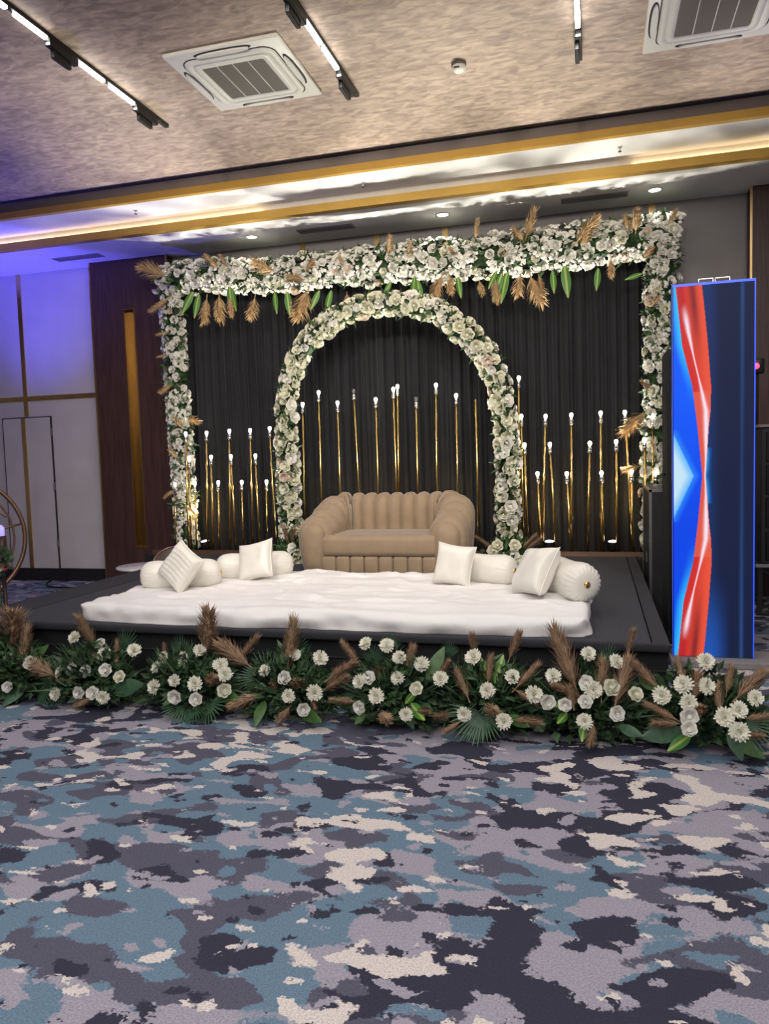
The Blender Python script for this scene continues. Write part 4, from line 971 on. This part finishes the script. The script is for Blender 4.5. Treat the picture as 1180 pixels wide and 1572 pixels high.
# ------------------------------------------------------------------ left side: table, chair, cable, round metal stand
c = on_y(222, 868, 7.1)
t = thing('side_table', 'small round marble-topped side table at the left stage edge', 'table', (c.x, 7.1, 0))
part('table_top', MB().lathe([(.27, -.03), (.295, -.022), (.295, -.006), (.285, 0)], 40).mesh('table_top', 'marble', True), t, Matrix.Translation((0, 0, c.z)), local=True)
for k in range(3):
    a = D(90+120*k+60); part('leg', MB().tube([(.18*math.cos(a), .18*math.sin(a), c.z-.03), (.23*math.cos(a), .23*math.sin(a), 0)], .016, 8).mesh('leg', 'wood', True), t, local=True)
part('brass_ring', MB().tube([(.17*math.cos(2*PI*k/32), .17*math.sin(2*PI*k/32), c.z-.05) for k in range(32)], .008, 6, True).mesh('brass_ring', 'brass', True), t, local=True)
cc = on_y(258, 862, 7.46)
t = thing('chair', 'low round-backed smoky chair behind the side table', 'chair', (cc.x, 7.46, 0))
def arcback(u, v):
    a = PI*(.0+u); r = .20*(1-.04*v); return (r*math.cos(a), .20*math.sin(a), .36+v*(.17*math.sin(PI*u)**.6+.02))
part('backrest', MB().grid(arcback, 24, 5).mesh('backrest', 'clear_plastic', True), t, local=True)
part('back_rim', MB().tube([arcback(k/24, 1) for k in range(25)], .010, 6).mesh('back_rim', 'rose_metal', True), t, local=True)
part('seat', MB().lathe([(.15, .33), (.185, .345), (.185, .37), (.16, .385)], 28).mesh('seat', 'clear_plastic', True), t, local=True)
for sx in (-1, 1):
    for sy in (-1, 1): part('leg', MB().tube([(sx*.15, sy*.13, .33), (sx*.18, sy*.16, 0)], .011, 6).mesh('leg', 'rose_metal'), t, local=True)
a = on_z(75, 893, .01); pts = [on_z(px, py, .012) for px, py in ((78, 891), (71, 896), (74, 900), (90, 902), (120, 902), (150, 899), (185, 894))]
solo('power_cable', MB().tube(pts, .012, 6).mesh('power_cable', 'cable', True), 'black cable lying on the carpet by the skirting', 'cable')
t = thing('blue_uplight', 'small black floor light shining blue up the left wall', 'stage light', (-6.95, 7.75, 0)) if False else None

def round_stand():
    R = .70; ctr = Vector((-6.68, 6.6, R+.035))
    Rm = Matrix.Rotation(D(50), 4, 'Z')
    t = thing('round_metal_stand', 'round bronze metal stand with scrollwork and flowers at the left edge', 'stand', (ctr.x, ctr.y, 0), Rm.to_3x3())
    def circ(r, n=48, cx=0, cz=R+.035): return [(cx+r*math.cos(2*PI*k/n), 0, cz+r*math.sin(2*PI*k/n)) for k in range(n)]
    part('outer_ring', MB().tube(circ(R), .024, 8, True).mesh('outer_ring', 'rose_metal', True), t, local=True)
    part('inner_ring', MB().tube(circ(R*.84), .012, 8, True).mesh('inner_ring', 'rose_metal', True), t, local=True)
    for k in range(8):
        a = 2*PI*k/8+.2; part('spoke', MB().tube([(R*.28*math.cos(a), 0, R+.035+R*.28*math.sin(a)), (R*math.cos(a), 0, R+.035+R*math.sin(a))], .013, 6).mesh('spoke', 'rose_metal', True), t, local=True)
        pts = []
        for j in range(26):
            q = j/25; th = a+.2+.5*math.sin(q*PI); rr = R*(.30+.5*q); sp = .09*(1-q)
            pts.append((rr*math.cos(th)+sp*math.cos(9*q), 0, R+.035+rr*math.sin(th)+sp*math.sin(9*q)))
        part('scroll', MB().tube(pts, .008, 6).mesh('scroll', 'rose_metal', True), t, local=True)
    part('hub_ring', MB().tube(circ(R*.28, 24), .014, 8, True).mesh('hub_ring', 'rose_metal', True), t, local=True)
    part('foot', MB().box(-.40, .40, -.16, .16, 0, .03).mesh('foot', 'rose_metal'), t, local=True)
    BX = on_y(-8, 846, 5.95).x
    fb = thing('flower_bunch', 'small bunch of cream and red flowers beside the round metal stand', 'flowers', (BX, 5.95, 0)); f = MB(); c0 = Vector((BX, 5.95, .62))
    f.tube([(c0.x, c0.y, 0), (c0.x, c0.y, .62)], .03, 8)
    for k in range(160):
        n = Vector((random.gauss(0, 1), random.gauss(0, 1), random.gauss(0, 1))).normalized(); add_leaf(f, c0+n*.10, n, Vector((.3, -1, .4)), .07, .016)
    part('foliage', f.mesh('foliage', 'foliage_dark'), fb, kind='stuff')
    RED = rose_mesh(44, 'petal_red')
    for k in range(16):
        n = Vector((random.gauss(0, 1), -abs(random.gauss(0, 1)), random.gauss(0, 1))).normalized()
        part('rose', RED if (n.z < 0 and k % 3) else ROSES[3], fb, place(c0+n*.13, n, .045, k))
    cs = thing('candle', 'violet glowing candle on a dark stand at the left edge', 'candle', (on_y(1, 810, 6.30).x, 6.30, 0))
    part('stand', MB().lathe([(.09, 0), (.09, .02), (.02, .04), (.02, .60), (.045, .62), (.045, .82)], 14).mesh('stand', 'wood', True), cs, local=True)
    part('wax', MB().lathe([(.032, .82), (.034, .90), (.012, .93)], 14).mesh('wax', 'purple_candle', True), cs, local=True)
round_stand()
